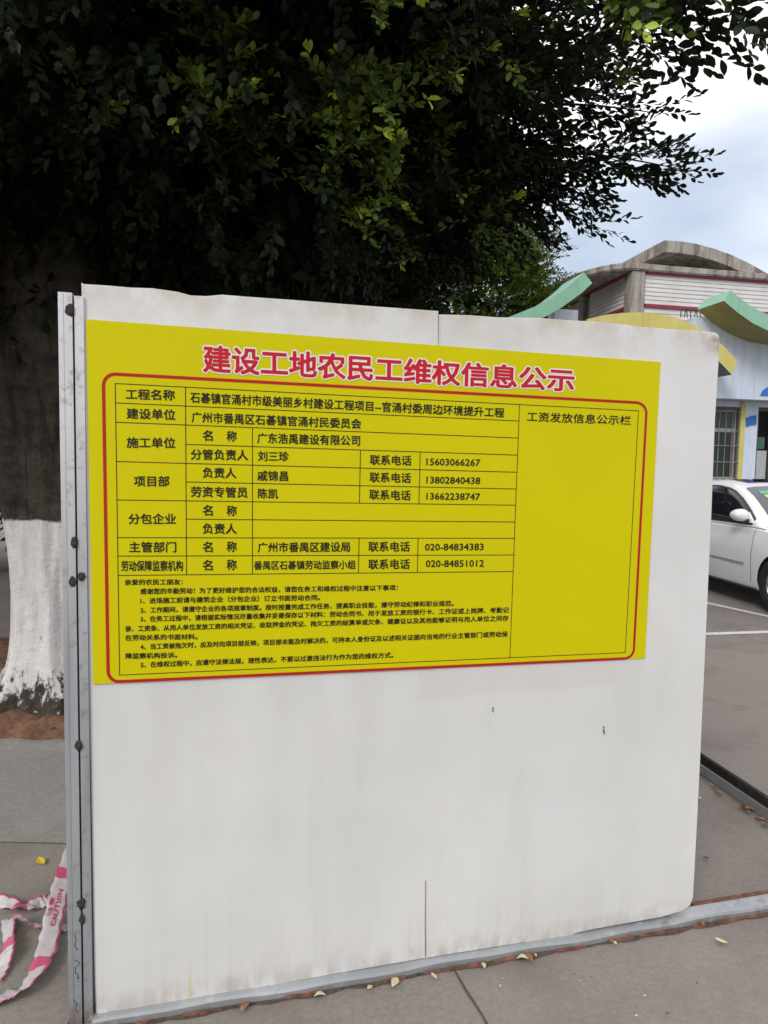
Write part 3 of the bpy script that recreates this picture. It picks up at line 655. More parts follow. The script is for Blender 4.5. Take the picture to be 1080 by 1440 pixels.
for px, py, d, w, nt, ny in ((305, 185, 3.0, .14, 12, 3), (330, 105, 3.1, .18, 18, 2), (372, 125, 3.3, .16, 12, 1), (540, 45, 2.7, .14, 14, 5), (548, 160, 3.0, .20, 22, 7), (505, 225, 3.1, .22, 26, 6), (545, 300, 3.3, .16, 18, 6), (510, 330, 3.4, .16, 14, 3), (460, 180, 3.3, .18, 14, 2),
                     (640, 130, 3.4, .18, 16, 4), (715, 100, 3.3, .16, 10, 2), (905, 45, 2.75, .16, 16, 5), (965, 5, 2.6, .12, 8, 5), (850, 60, 3.0, .16, 14, 4), (865, 140, 3.5, .14, 10, 3), (130, 205, 3.2, .10, 5, 1), (395, 250, 3.4, .14, 10, 1), (660, 300, 4.1, .2, 14, 4), (700, 340, 4.3, .2, 14, 3), (600, 375, 4.3, .2, 12, 2), (620, 210, 3.8, .2, 12, 2)):
    dx = rng.uniform(-70, -20); i0 = len(SP); d -= .28; spray(A3(px+dx, py-rng.uniform(50, 90), d+.6), A3(px, py, d), w, nt, .02, .92)
    for i in range(i0, len(SP)):
        SD[i] = np.array([rng.normal(.25, .4), -.75+rng.normal(0, .25), rng.normal(-.15, .35)])
    for i in range(ny):
        j = rng.integers(i0, len(SP)); dd = np.array(SD[j])/np.linalg.norm(SD[j]); YP.append(np.array(SP[j])+dd*.20); YD.append(dd+rng.normal(0, .25, 3)); YS.append(rng.uniform(.75, 1.05))
for v in sprays.verts: v.co -= TB
tw_o = tag(obj('twigs', sprays, BARK2, tree), kind='stuff')
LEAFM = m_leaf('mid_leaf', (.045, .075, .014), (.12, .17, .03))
TWY = [twig_template(5, .07, .062, 50+k, LV2) for k in range(6)]
sp_, sd2_, ss_ = np.array(SP), np.array(SD), np.array(SS); off = np.array(TB)
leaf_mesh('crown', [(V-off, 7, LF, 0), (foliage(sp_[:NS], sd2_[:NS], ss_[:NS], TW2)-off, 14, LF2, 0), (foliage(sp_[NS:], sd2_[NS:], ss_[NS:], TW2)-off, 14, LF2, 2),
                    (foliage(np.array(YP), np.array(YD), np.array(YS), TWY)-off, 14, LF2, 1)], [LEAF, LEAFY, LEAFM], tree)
# soil in the tree pit
b = bmesh.new(); n = 40
gx = np.linspace(-4.6, -.9, n*2); gy = np.linspace(PIT_Y0, 5.9, n); g = [[None]*len(gx) for _ in gy]
for j, y in enumerate(gy):
    for i, x in enumerate(gx):
        dd = math.hypot((x-TB.x)/1.35, (y-TB.y)/.9); e = min(1, (y-PIT_Y0)/.12)*min(1, (5.9-y)/.3)*min(1, (x+4.6)/.6)*min(1, (-.9-x)/.2)
        z = .006+e*max(0, (.075*math.exp(-dd*dd*.8)+.014*math.sin(x*17+y*5)*math.sin(y*13)+random.uniform(0, .026)+(.03 if random.random() < .03 else 0)))
        g[j][i] = b.verts.new((x, y, z))
for j in range(len(gy)-1):
    for i in range(len(gx)-1): b.faces.new((g[j][i], g[j][i+1], g[j+1][i+1], g[j+1][i]))
def m_soil():
    t = NT('red_brown_soil'); n1 = t.noise(7, 6, .65); n2 = t.noise(45, 5, .7)
    col = t.ramp(n1, .3, .7, (.115, .062, .042), (.34, .185, .12)); col = t.mix(t.ramp(n2, .45, .75, (0, 0, 0), (.6, .6, .6)), col, (.05, .035, .025))
    t.bump(n2, .8, .02); return t.out(col, .95, 0, .15)
o = obj('soil', b, m_soil()); tag(o, kind='structure')
# raised lip of the slab at the pit
b = bmesh.new(); ra = []
for i in range(200):
    x = -9+8.02*i/199; j = .012*math.sin(x*9)+.008*math.sin(x*31+1)+random.uniform(-.005, .005); h = .016+.003*math.sin(x*14)+random.uniform(-.002, .002)
    ra.append([b.verts.new(v) for v in ((x, PIT_Y0-.11, .0045), (x, PIT_Y0-.035+j*.5, h), (x, PIT_Y0+.012+j, h-.002), (x, PIT_Y0+.022+j, .0))])
for q0, q1 in zip(ra, ra[1:]):
    for k in range(3): b.faces.new((q0[k], q1[k], q1[k+1], q0[k+1]))
bmesh.ops.recalc_face_normals(b, faces=b.faces)
tag(obj('pit_kerb', b, SLAB), kind='structure')

# ------------------------------------------------------------------ trees farther back
def far_tree(name, label, c, rad, n, leaf, m, scale, trunk_r, low=.9):
    c = np.array(c); rad = np.array(rad); base = Vector((c[0], c[1], 0)); tr = thing(name, label, 'tree', base)
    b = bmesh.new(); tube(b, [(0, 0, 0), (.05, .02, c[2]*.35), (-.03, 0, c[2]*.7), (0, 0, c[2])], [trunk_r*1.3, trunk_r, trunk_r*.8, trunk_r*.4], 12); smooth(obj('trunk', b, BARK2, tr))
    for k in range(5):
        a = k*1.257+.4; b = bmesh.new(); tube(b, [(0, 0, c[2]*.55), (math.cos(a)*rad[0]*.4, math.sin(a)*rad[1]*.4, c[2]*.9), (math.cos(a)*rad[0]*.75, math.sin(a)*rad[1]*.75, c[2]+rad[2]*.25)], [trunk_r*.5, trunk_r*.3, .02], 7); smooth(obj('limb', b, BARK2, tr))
    d = rng.normal(0, 1, (n, 3)); d /= np.linalg.norm(d, axis=1, keepdims=True); rr = (.35+.65*rng.random(n))**.5
    wob = 1+.13*np.sin(d[:, 0]*6+d[:, 2]*5+c[0])+.1*np.sin(d[:, 1]*9+d[:, 2]*8)+rng.normal(0, .04, n)
    p = d*rad*(rr*wob)[:, None]+np.array([0, 0, c[2]])
    k = p[:, 2] > low; dd = d[k]+rng.normal(0, .35, (k.sum(), 3)); dd[:, 2] += .05
    leaf_mesh('crown', [(foliage(p[k], dd, rng.uniform(.8, 1.2, k.sum())*scale), 7, LF, 0)], m, tr)
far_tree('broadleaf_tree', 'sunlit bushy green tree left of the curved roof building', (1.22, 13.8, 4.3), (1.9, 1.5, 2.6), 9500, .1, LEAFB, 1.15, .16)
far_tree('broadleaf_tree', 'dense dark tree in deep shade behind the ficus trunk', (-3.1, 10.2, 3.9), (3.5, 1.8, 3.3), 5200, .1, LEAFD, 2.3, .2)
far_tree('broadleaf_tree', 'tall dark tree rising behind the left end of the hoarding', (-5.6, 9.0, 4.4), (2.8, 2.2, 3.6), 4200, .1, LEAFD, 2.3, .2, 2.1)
# thin pole standing between the trees
pb = at(556, 600, 8.6); b = bmesh.new(); tube(b, [(0, 0, 0), (0, 0, 4.15)], [.028, .024], 10); tube(b, [(0, 0, 4.15), (0, 0, 4.2)], [.034, .03], 10)
o = smooth(obj('thin_pole', b, simple('grey_pole_paint', (.05, .052, .055), .5, .2)), 40); o.location = (pb.x, pb.y, 0); tag(o, 'thin dark pole in the shade behind the hoarding top', 'pole')
# far wall glimpsed left of the trunk
b = bmesh.new(); box(b, -30, -4, 0, .24, 0, 1.75); box(b, -30.05, -3.95, -.05, .29, 1.752, 1.86)
for i in range(14): x = -29.6+i*1.95; box(b, x, x+.36, -.06, -.003, 0, 1.75)
o = obj('boundary_wall', b, simple('pale_render', (.60, .58, .57), .9, var=.1, scale=2)); o.location = (0, 21, 0); tag(o, 'low pale rendered boundary wall far behind the tree trunk', 'wall')

# ------------------------------------------------------------------ building with curved roofs (local: x along the front, y back, z up)
BAZ = .19; BO = Vector((at(888.5, 400, 13.1).x, 13.1, 0))
bld = thing('curved_roof_building', 'pale building with a curved concrete roof and green and yellow wave canopies', 'building', BO, BAZ)
BM = Matrix.Translation(BO) @ Matrix.Rotation(BAZ, 4, 'Z'); BMI = BM.inverted(); BN = Vector((math.sin(BAZ), -math.cos(BAZ), 0)); BX = Vector((math.cos(BAZ), math.sin(BAZ), 0))
def Q(px, py, yl):
    q = BMI @ plane_pt(px, py, BO-BN*yl, BN); return q.x, q.z
def m_conc():
    t = NT('stained_concrete'); n1 = t.noise(1.1, 6, .65); n2 = t.noise(1, 5, .65, mapscale=(7, 7, .9)); n3 = t.noise(30, 4)
    col = t.ramp(n1, .3, .7, (.27, .24, .21), (.46, .43, .40)); col = t.mix(t.ramp(n2, .44, .62, (0, 0, 0), (.8, .8, .8)), col, (.12, .10, .085))
    n5 = t.noise(9, 6, .7); col = t.mix(t.ramp(n5, .56, .64, (0, 0, 0), (.6, .6, .6)), col, (.50, .46, .43))
    t.bump(n3, .3, .01); return t.out(col, .92, 0, .2)
def m_siding():
    t = NT('white_siding'); n1 = t.noise(2, 5); n2 = t.noise(1, 4, mapscale=(3, 3, 30)); x, y, z = t.xyz()
    col = t.ramp(n1, .3, .7, (.60, .57, .56), (.72, .70, .69)); col = t.mix(t.ramp(n2, .55, .7, (0, 0, 0), (.35, .35, .35)), col, (.42, .39, .36)); return t.out(col, .7)
def m_blue():
    t = NT('pale_blue_render'); n1 = t.noise(1.4, 5); n2 = t.noise(1, 5, .65, mapscale=(9, 9, .6)); n3 = t.noise(1, 4, .6, mapscale=(16, 16, .8), loc=(3, 1, 0))
    col = t.ramp(n1, .3, .7, (.58, .66, .80), (.70, .76, .87)); col = t.mix(t.ramp(n2, .45, .7, (0, 0, 0), (.5, .5, .5)), col, (.44, .55, .68))
    col = t.mix(t.ramp(n3, .55, .72, (0, 0, 0), (.5, .5, .5)), col, (.40, .42, .42)); return t.out(col, .8, 0, .25)
CONC, SIDE, BLUE = m_conc(), m_siding(), m_blue()
TRIM = simple('crimson_trim', (.27, .03, .07), .6)
def m_faded(name, c):
    t = NT(name); n1 = t.noise(1.5, 5); n2 = t.noise(1, 5, .65, mapscale=(8, 8, 1.2)); col = t.ramp(n1, .3, .7, tuple(x*.88 for x in c), tuple(min(1, x*1.1) for x in c))
    return t.out(t.mix(t.ramp(n2, .52, .70, (0, 0, 0), (.4, .4, .4)), col, tuple(x*.62 for x in c)), .75, 0, .25)
MINT = m_faded('mint_green_paint', (.27, .50, .37)); YEL = m_faded('pale_yellow_paint', (.62, .55, .18))
OLIVE = simple('shaded_olive_soffit', (.26, .23, .105), .8, var=.15, scale=3); GREYS = simple('grey_soffit', (.16, .16, .17), .8); STRB = simple('bright_blue_paint', (.03, .17, .52), .6); WFR = simple('window_frame_paint', (.38, .34, .34), .5); DFR = simple('dark_frame', (.10, .08, .07), .5)  # olive soffit: yellow paint with its shade worked into the colour
INT = simple('dim_interior', (.05, .05, .05), .9)
def m_glass(c, r=.06):
    t = NT('window_glass'); n = t.noise(1.3, 3); return t.out(t.ramp(n, .35, .65, tuple(x*.5 for x in c), c), r, 0, .8)
GLS = m_glass((.008, .022, .012), .35); GRN = m_glass((.03, .065, .035), .4)
def part(name, m, parent=bld, *boxes):
    b = bmesh.new()
    for q in boxes: box(b, *q)
    return obj(name, b, m, parent)
part('wall', simple('inner_wall', (.44, .42, .40), .9), bld, (.12, 7.5, .14, 6, 0, 5.22))
# lapped boards
def boards(name, z0, z1, n, mk):
    b = bmesh.new(); h = (z1-z0)/n
    for i in range(n):
        a, c = z0+i*h, z0+(i+1)*h; pts = [(.022, a), (.0, c-.004), (-.03+.05, c-.004), (.05, a)]
        pts = [(.002, a+.006), (-.006, a), (.006, c), (.05, c), (.05, a)]
        mk(b, pts)
    bmesh.ops.recalc_face_normals(b, faces=b.faces); return obj(name, b, SIDE, bld)
ZS0, ZS1 = Q(908, 427, .08)[1], Q(908, 385.5, .08)[1]
boards('front_siding', ZS0, ZS1, 7, lambda b, p: prism(b, [(.32, .08+y, z) for y, z in p], [(7.5, .08+y, z) for y, z in p]))
boards('front_siding', 4.15, ZS0-.07, 5, lambda b, p: prism(b, [(.32, .08+y, z) for y, z in p], [(7.5, .08+y, z) for y, z in p]))
boards('side_siding', ZS0-.02, ZS1, 7, lambda b, p: prism(b, [(.06+y, .32, z) for y, z in p], [(.06+y, 1.75, z) for y, z in p]))
boards('side_siding', 4.15, ZS0-.09, 5, lambda b, p: prism(b, [(.06+y, .32, z) for y, z in p], [(.06+y, 1.75, z) for y, z in p]))
part('red_trim', TRIM, bld, (.32, 7.5, .03, .10, ZS1+.002, ZS1+.06), (.32, 7.5, .045, .11, ZS0-.068, ZS0-.012))
part('red_trim', TRIM, bld, (.0, .10, .32, 1.9, ZS1+.002, ZS1+.06), (.015, .11, .32, 1.75, ZS0-.088, ZS0-.032))
b = bmesh.new(); box(b, 0, .28, 0, .28, 0, Q(890, 369, -.03)[1]-.12); bevel(b, .03); obj('column', b, CONC, bld)
part('column', CONC, bld, (.02, .2, 2.0, 2.2, 0, ZS1+.08))
part('column', CONC, bld, (.02, .2, 4.2, 4.4, 0, ZS1+.08))
# eave slab, rounded where it overhangs the left side
def loc(px, py, d):
    q = BMI @ at(px, py, d); return q.x, q.y
ez1 = Q(890, 369, -.03)[1]; ez0 = ez1-.125
pl = [(7.5, -.03), (3, -.03), (.5, -.03), (.1, -.06)] + [(-.75+.85*(1-math.cos(a)) - .0, -.06+1.5*(1-math.sin(a))) for a in np.linspace(R(88), R(4), 9)] + [(-.78, 2.4), (-.8, 6), (7.5, 6)]
b = bmesh.new(); prism(b, [(x, y, ez0) for x, y in pl], [(x, y, ez1) for x, y in pl]); bmesh.ops.recalc_face_normals(b, faces=b.faces); bmesh.ops.bevel(b, geom=[e for e in b.edges], offset=.02, segments=2, affect='EDGES'); obj('eave_slab', b, CONC, bld)
# vault: thick curved shell above the eave
top = [Q(*p, .35) for p in ((934, 338), (955, 339), (980, 343), (1005, 350), (1030, 359), (1055, 371), (1078, 384), (1105, 402))]
th = .22; bot = []
for i, p in enumerate(top):
    a, c = Vector(top[max(i-1, 0)]), Vector(top[min(i+1, len(top)-1)]); d = (c-a).normalized(); nn = Vector((d.y, -d.x)); bot.append((p[0]+nn.x*th, p[1]+nn.y*th))
pl = top+bot[::-1]
b = bmesh.new(); prism(b, [(x, .35, z) for x, z in pl], [(x, 4.5, z) for x, z in pl]); bmesh.ops.recalc_face_normals(b, faces=b.faces); obj('vault_roof', b, CONC, bld)
b = bmesh.new(); wl_ = [(bot[0][0]+.12, ez1-.01)] + [(x+(.12 if i == 0 else 0), z+.02) for i, (x, z) in enumerate(bot)] + [(bot[-1][0], ez1-.01)]
prism(b, [(x, 1.15, z) for x, z in wl_], [(x, 4.3, z) for x, z in wl_]); bmesh.ops.recalc_face_normals(b, faces=b.faces); obj('vault_wall', b, SIDE, bld)
# single-storey front block
FY = -1.15
zf = Q(1040, 561, FY)[1]
xl_, xr_ = Q(778, 500, FY)[0], 7.5
part('fascia_wall', BLUE, bld, (xl_, xr_, FY, FY+.25, zf, 3.96), (xl_, xl_+.25, FY+.25, 1.9, zf, 3.96), (xl_, xl_+.42, FY+.003, FY+.25, 3.961, 4.2), (Q(978, 450, FY)[0], xr_, FY+.003, FY+.25, 3.961, 4.22))
part('flat_roof', CONC, bld, (xl_+.25, xr_, FY+.25, .02, 3.8, 3.92))
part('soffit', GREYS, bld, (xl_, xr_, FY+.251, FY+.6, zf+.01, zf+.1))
RY = FY+.40
wx0, wx1 = Q(1004, 620, RY)[0]-.75, Q(1038, 620, RY)[0]; wz0, wz1 = Q(1020, 676, RY)[1], Q(1020, 572, RY)[1]
dx0, dx1 = Q(1064, 620, RY)[0], Q(1064, 620, RY)[0]+1.5
part('wall', BLUE, bld, (xl_, wx0, RY, RY+.2, 0, zf+.008), (wx1, dx0, RY, RY+.2, 0, zf+.008), (wx0, wx1, RY, RY+.2, 0, wz0), (wx0, wx1, RY, RY+.2, wz1, zf+.008), (dx0, dx1, RY, RY+.2, 2.75, zf+.008), (dx1, xr_, RY, RY+.2, 0, zf+.008))
part('interior', INT, bld, (wx0-.3, dx1+.3, RY+1.3, RY+1.35, 0, zf))
part('yellow_band', YEL, bld, (wx1+.004, wx1+.10, RY-.03, RY-.002, .1, zf-.02))
part('yellow_band', YEL, bld, (wx0-.02, wx1+.10, RY-.06, RY-.032, wz0-.10, wz0-.03))
wf = part('window', WFR, bld, *[(x, x+.07, RY+.03, RY+.10, wz0, wz1) for x in (wx0, wx1-.07, wx1-.62)], *[(wx0+.07, wx1-.07, RY+.032, RY+.098, z, z+.07) for z in (wz0, wz1-.07, wz0+(wz1-wz0)*.66)])
part('pane', GLS, wf, (wx0+.07, wx1-.07, RY+.06, RY+.07, wz0+.07, wz0+(wz1-wz0)*.66)); part('pane', GRN, wf, (wx0+.07, wx1-.07, RY+.06, RY+.07, wz0+(wz1-wz0)*.66+.07, wz1-.07))
BARS = simple('bar_paint', (.24, .26, .23), .5)
nb = 9; part('window_bars', BARS, wf, *[(wx0+.02+(wx1-wx0-.04)*i/nb-.005, wx0+.02+(wx1-wx0-.04)*i/nb+.005, RY-.03, RY-.014, wz0+.02, wz1-.02) for i in range(nb+1)], *[(wx0, wx1, RY-.044, RY-.031, wz0+(wz1-wz0)*q, wz0+(wz1-wz0)*q+.012) for q in (.03, .25, .47, .67, .93)])
part('window_surround', DFR, bld, (wx1-.045, wx1+.003, RY-.012, RY+.02, wz0, wz1), (wx0, wx1-.046, RY-.012, RY+.02, wz1-.05, wz1), (wx0, wx1+.05, RY-.05, RY-.004, wz0-.028, wz0-.002))
dr = part('door_frame', DFR, bld, (dx0, dx0+.06, RY+.05, RY+.13, 0, 2.75), (dx1-.06, dx1, RY+.05, RY+.13, 0, 2.75), (dx0+.06, dx1-.06, RY+.05, RY+.13, 2.68, 2.75))
part('door_leaf', simple('dark_door', (.045, .045, .05), .3), dr, (dx0+.32, dx1-.06, RY+.07, RY+.11, .02, 2.68))
part('grey_pillar', simple('grey_render', (.42, .44, .46), .8), dr, (dx0+.06, dx0+.31, RY+.10, RY+.3, 0, 1.95))
part('notice_plate', simple('green_plate', (.05, .13, .09), .5), dr, (dx0+.09, dx0+.24, RY+.085, RY+.098, 1.98, 2.2))
# painted blue swooshes
def decal(name, m, pxs, y, t_=.02):
    q = [Q(px, py, y) for px, py in pxs]; b = bmesh.new(); prism(b, [(x, y, z) for x, z in q], [(x, y+t_, z) for x, z in q]); bmesh.ops.recalc_face_normals(b, faces=b.faces); return obj(name, b, m, bld)
decal('blue_swoosh', STRB, [(1050, 588), (1057, 585), (1064, 584), (1064, 597), (1056, 598), (1050, 600)], RY-.024)
decal('blue_swoosh', STRB, [(1070, 556), (1073, 550), (1079, 545), (1090, 541), (1105, 540), (1105, 556)], FY-.024)
# wave canopies: curved slabs standing out from the front block
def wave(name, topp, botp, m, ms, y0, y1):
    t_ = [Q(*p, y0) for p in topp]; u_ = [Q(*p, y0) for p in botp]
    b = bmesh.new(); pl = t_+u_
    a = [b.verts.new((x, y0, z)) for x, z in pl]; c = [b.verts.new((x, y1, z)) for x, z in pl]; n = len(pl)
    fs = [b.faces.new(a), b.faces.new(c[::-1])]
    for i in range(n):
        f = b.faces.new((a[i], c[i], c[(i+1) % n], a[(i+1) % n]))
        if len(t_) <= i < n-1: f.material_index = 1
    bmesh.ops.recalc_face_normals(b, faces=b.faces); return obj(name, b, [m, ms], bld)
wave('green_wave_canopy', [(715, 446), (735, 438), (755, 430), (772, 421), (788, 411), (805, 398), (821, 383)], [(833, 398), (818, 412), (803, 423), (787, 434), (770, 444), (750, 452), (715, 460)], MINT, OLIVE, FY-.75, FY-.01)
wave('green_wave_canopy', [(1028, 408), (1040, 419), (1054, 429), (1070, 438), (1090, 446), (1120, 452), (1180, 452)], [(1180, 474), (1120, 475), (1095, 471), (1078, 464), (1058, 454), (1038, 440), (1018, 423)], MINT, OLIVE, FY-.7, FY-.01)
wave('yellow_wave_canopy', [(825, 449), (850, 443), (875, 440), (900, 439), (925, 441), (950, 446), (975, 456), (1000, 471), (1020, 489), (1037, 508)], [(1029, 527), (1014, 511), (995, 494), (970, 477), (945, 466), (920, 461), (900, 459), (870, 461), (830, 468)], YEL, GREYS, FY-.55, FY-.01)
b = bmesh.new()                                        # small black railing on the flat roof
x0 = Q(958, 450, FY+.1)[0]; x1 = Q(986, 450, FY+.1)[0]
for i in range(7): x = x0+(x1-x0)*i/6; tube(b, [(x, FY+.12, 4.22), (x+.03*math.sin(i*2), FY+.12, 4.36)], .009, 5)
tube(b, [(x0, FY+.12, 4.36), (x1, FY+.12, 4.36)], .011, 6); obj('roof_railing', b, simple('black_iron', (.02, .02, .02), .5), bld)

# ------------------------------------------------------------------ parked white car (local: x forward, y left, z up)
cdir = Vector((.11, -.99, 0)).normalized(); cleft = Vector((-cdir.y, cdir.x, 0))
WH = Vector((4.42, 7.39, 0))                           # where the front wheel on our side touches the ground
CO = WH - cdir*1.38 + cleft*.78                        # our side is the car's right side
car = thing('parked_car', 'white sedan parked facing the viewer behind the right end of the hoarding', 'car', CO, math.atan2(cdir.y, cdir.x))
def m_paint():
    t = NT('white_car_paint'); n = t.noise(2, 3); return t.out(t.ramp(n, .3, .7, (.78, .78, .79), (.83, .83, .84)), .28, 0, .5, Coat_Weight=.6, Coat_Roughness=.06)
PAINT = m_paint(); CGL = simple('tinted_glass', (.012, .013, .018), .04, var=.1, spec=.7); WSG = simple('windscreen_glass', (.05, .055, .075), .05, var=.15, scale=1.5, spec=.8); RUB = simple('black_rubber', (.018, .018, .018), .75); SIL = simple('alloy', (.45, .45, .47), .3, .8); TRM = simple('dark_trim', (.03, .03, .033), .45); LAMP = simple('lamp_glass', (.55, .57, .6), .1, spec=.8); REDL = simple('tail_lamp', (.35, .02, .02), .2)
st = [(2.34, .30, .60, .58), (2.27, .22, .68, .72), (2.1, .19, .76, .82), (1.8, .18, .85, .875), (1.38, .18, .915, .895), (1.0, .18, .96, .90), (.6, .18, .955, .90), (0, .18, .95, .905), (-.6, .18, .965, .905), (-1.1, .18, .985, .90), (-1.5, .18, 1.01, .89), (-1.9, .2, 1.03, .86), (-2.2, .25, 1.02, .80), (-2.32, .34, .95, .72), (-2.37, .42, .82, .62)]
xs = np.array([s[0] for s in st])[::-1]
def sv(x, k): return float(np.interp(x, xs, np.array([s[k] for s in st])[::-1]))
prof_n = [(.84, 0.), (.955, .06), (.985, .20), (1.0, .42), (1.0, .60), (.985, .80), (.955, .93), (.88, .99), (.6, 1.012), (0, 1.03)]
b = bmesh.new(); rg = []
for x in np.concatenate([np.linspace(2.34, 1.9, 9), np.linspace(1.8, -1.9, 40), np.linspace(-2.0, -2.37, 8)]):
    zb, zt_, hw = sv(x, 1), sv(x, 2), sv(x, 3); half = [(w*hw, zb+(zt_-zb)*q) for w, q in prof_n]
    rg.append([b.verts.new((x, y, z)) for y, z in half]+[b.verts.new((x, -y, z)) for y, z in half[-2::-1]])
for r0, r1 in zip(rg, rg[1:]):
    m_ = len(r0)
    for k in range(m_): b.faces.new((r0[k], r1[k], r1[(k+1) % m_], r0[(k+1) % m_]))
b.faces.new(rg[0][::-1]); b.faces.new(rg[-1]); bmesh.ops.recalc_face_normals(b, faces=b.faces)
body = obj('body', b, [PAINT, RUB], car)
b = bmesh.new()
for ax in (1.38, -1.38):
    for s in (-1, 1):
        bmesh.ops.create_cone(b, cap_ends=True, segments=40, radius1=.352, radius2=.352, depth=.5, matrix=Matrix.Translation((ax, s*.80, .33)) @ Matrix.Rotation(R(90), 4, 'X'))
for f in b.faces: f.material_index = 1
cut = obj('cutter', b, [PAINT, RUB]); cut.parent = car
md = body.modifiers.new('b', 'BOOLEAN'); md.operation = 'DIFFERENCE'; md.object = cut; md.solver = 'EXACT'
bpy.context.view_layer.update(); dg = bpy.context.evaluated_depsgraph_get(); nm = bpy.data.meshes.new_from_object(body.evaluated_get(dg)); body.modifiers.clear(); body.data = nm
bpy.data.objects.remove(cut); smooth(body, 32)
gs = [(1.06, .965, .76), (.9, 1.06, .72), (.7, 1.18, .68), (.5, 1.29, .645), (.3, 1.375, .62), (.1, 1.425, .61), (-.2, 1.455, .605), (-.6, 1.445, .60), (-.95, 1.405, .595), (-1.25, 1.32, .60), (-1.55, 1.19, .63), (-1.85, 1.04, .67)]
gx_ = np.array([g_[0] for g_ in gs])[::-1]
def gv(x, k): return float(np.interp(x, gx_, np.array([g_[k] for g_ in gs])[::-1]))
def side_pt(x, z, off=.0):
    zb = sv(x, 2)-.03; zr = gv(x, 1); wb, wt = .845, gv(x, 2)+.045; q = (z-zb)/max(.02, (zr-.055-zb)); return wb+(wt-wb)*q+off+.02*math.sin(max(0, min(1, q))*math.pi)
b = bmesh.new(); rg = []
for x in np.linspace(1.06, -1.85, 44):
    zb = sv(x, 2)-.03; zr = max(gv(x, 1), zb+.02); wt = gv(x, 2); h_ = zr-zb; half = []
    for q in np.linspace(0, 1, 5): z = zb+q*max(.005, h_-.055); half.append((side_pt(x, z) if h_ > .1 else .845+(wt-.845)*q*.6, z))
    half += [(wt-.02, zr-.018), (wt-.12, zr-.004), (wt*.5, zr+.008), (0, zr+.012)]
    rg.append([b.verts.new((x, y, z)) for y, z in half]+[b.verts.new((x, -y, z)) for y, z in half[-2::-1]])
for r0, r1 in zip(rg, rg[1:]):
    m_ = len(r0)
    for k in range(m_): b.faces.new((r0[k], r1[k], r1[(k+1) % m_], r0[(k+1) % m_]))
b.faces.new(rg[0][::-1]); b.faces.new(rg[-1]); bmesh.ops.recalc_face_normals(b, faces=b.faces); smooth(obj('roof', b, PAINT, car), 40)
def glass_side(name, poly, m, s, off, parent=car):
    b = bmesh.new(); n = 16; lo, hi = min(p[0] for p in poly), max(p[0] for p in poly)
    # poly: lower chain and upper chain as functions of x
    low, upp = poly[0:0], None
    return b
def side_patch(name, xs_, zlo, zhi, m, s, off, parent=car, nz=6):
    b = bmesh.new(); cols = []
    for x in xs_:
        a, c = zlo(x), zhi(x); cols.append([b.verts.new((x, s*side_pt(x, z, off), z)) for z in np.linspace(a, max(a+.002, c), nz)])
    for c0_, c1_ in zip(cols, cols[1:]):
        for k in range(nz-1): b.faces.new((c0_[k], c1_[k], c1_[k+1], c0_[k+1]))
    bmesh.ops.recalc_face_normals(b, faces=b.faces); o = smooth(obj(name, b, m, parent)); so = o.modifiers.new('s', 'SOLIDIFY'); so.thickness = .004; so.offset = 0; return o
zl = lambda x: sv(x, 2)+.012
zh = lambda x: min(gv(x-.07, 1)-.085, gv(x+.10, 1)-.06)
zlo_t = lambda x: sv(x, 2)-.008; zhi_t = lambda x: min(gv(x-.07, 1)-.07, gv(x+.07, 1)-.045)
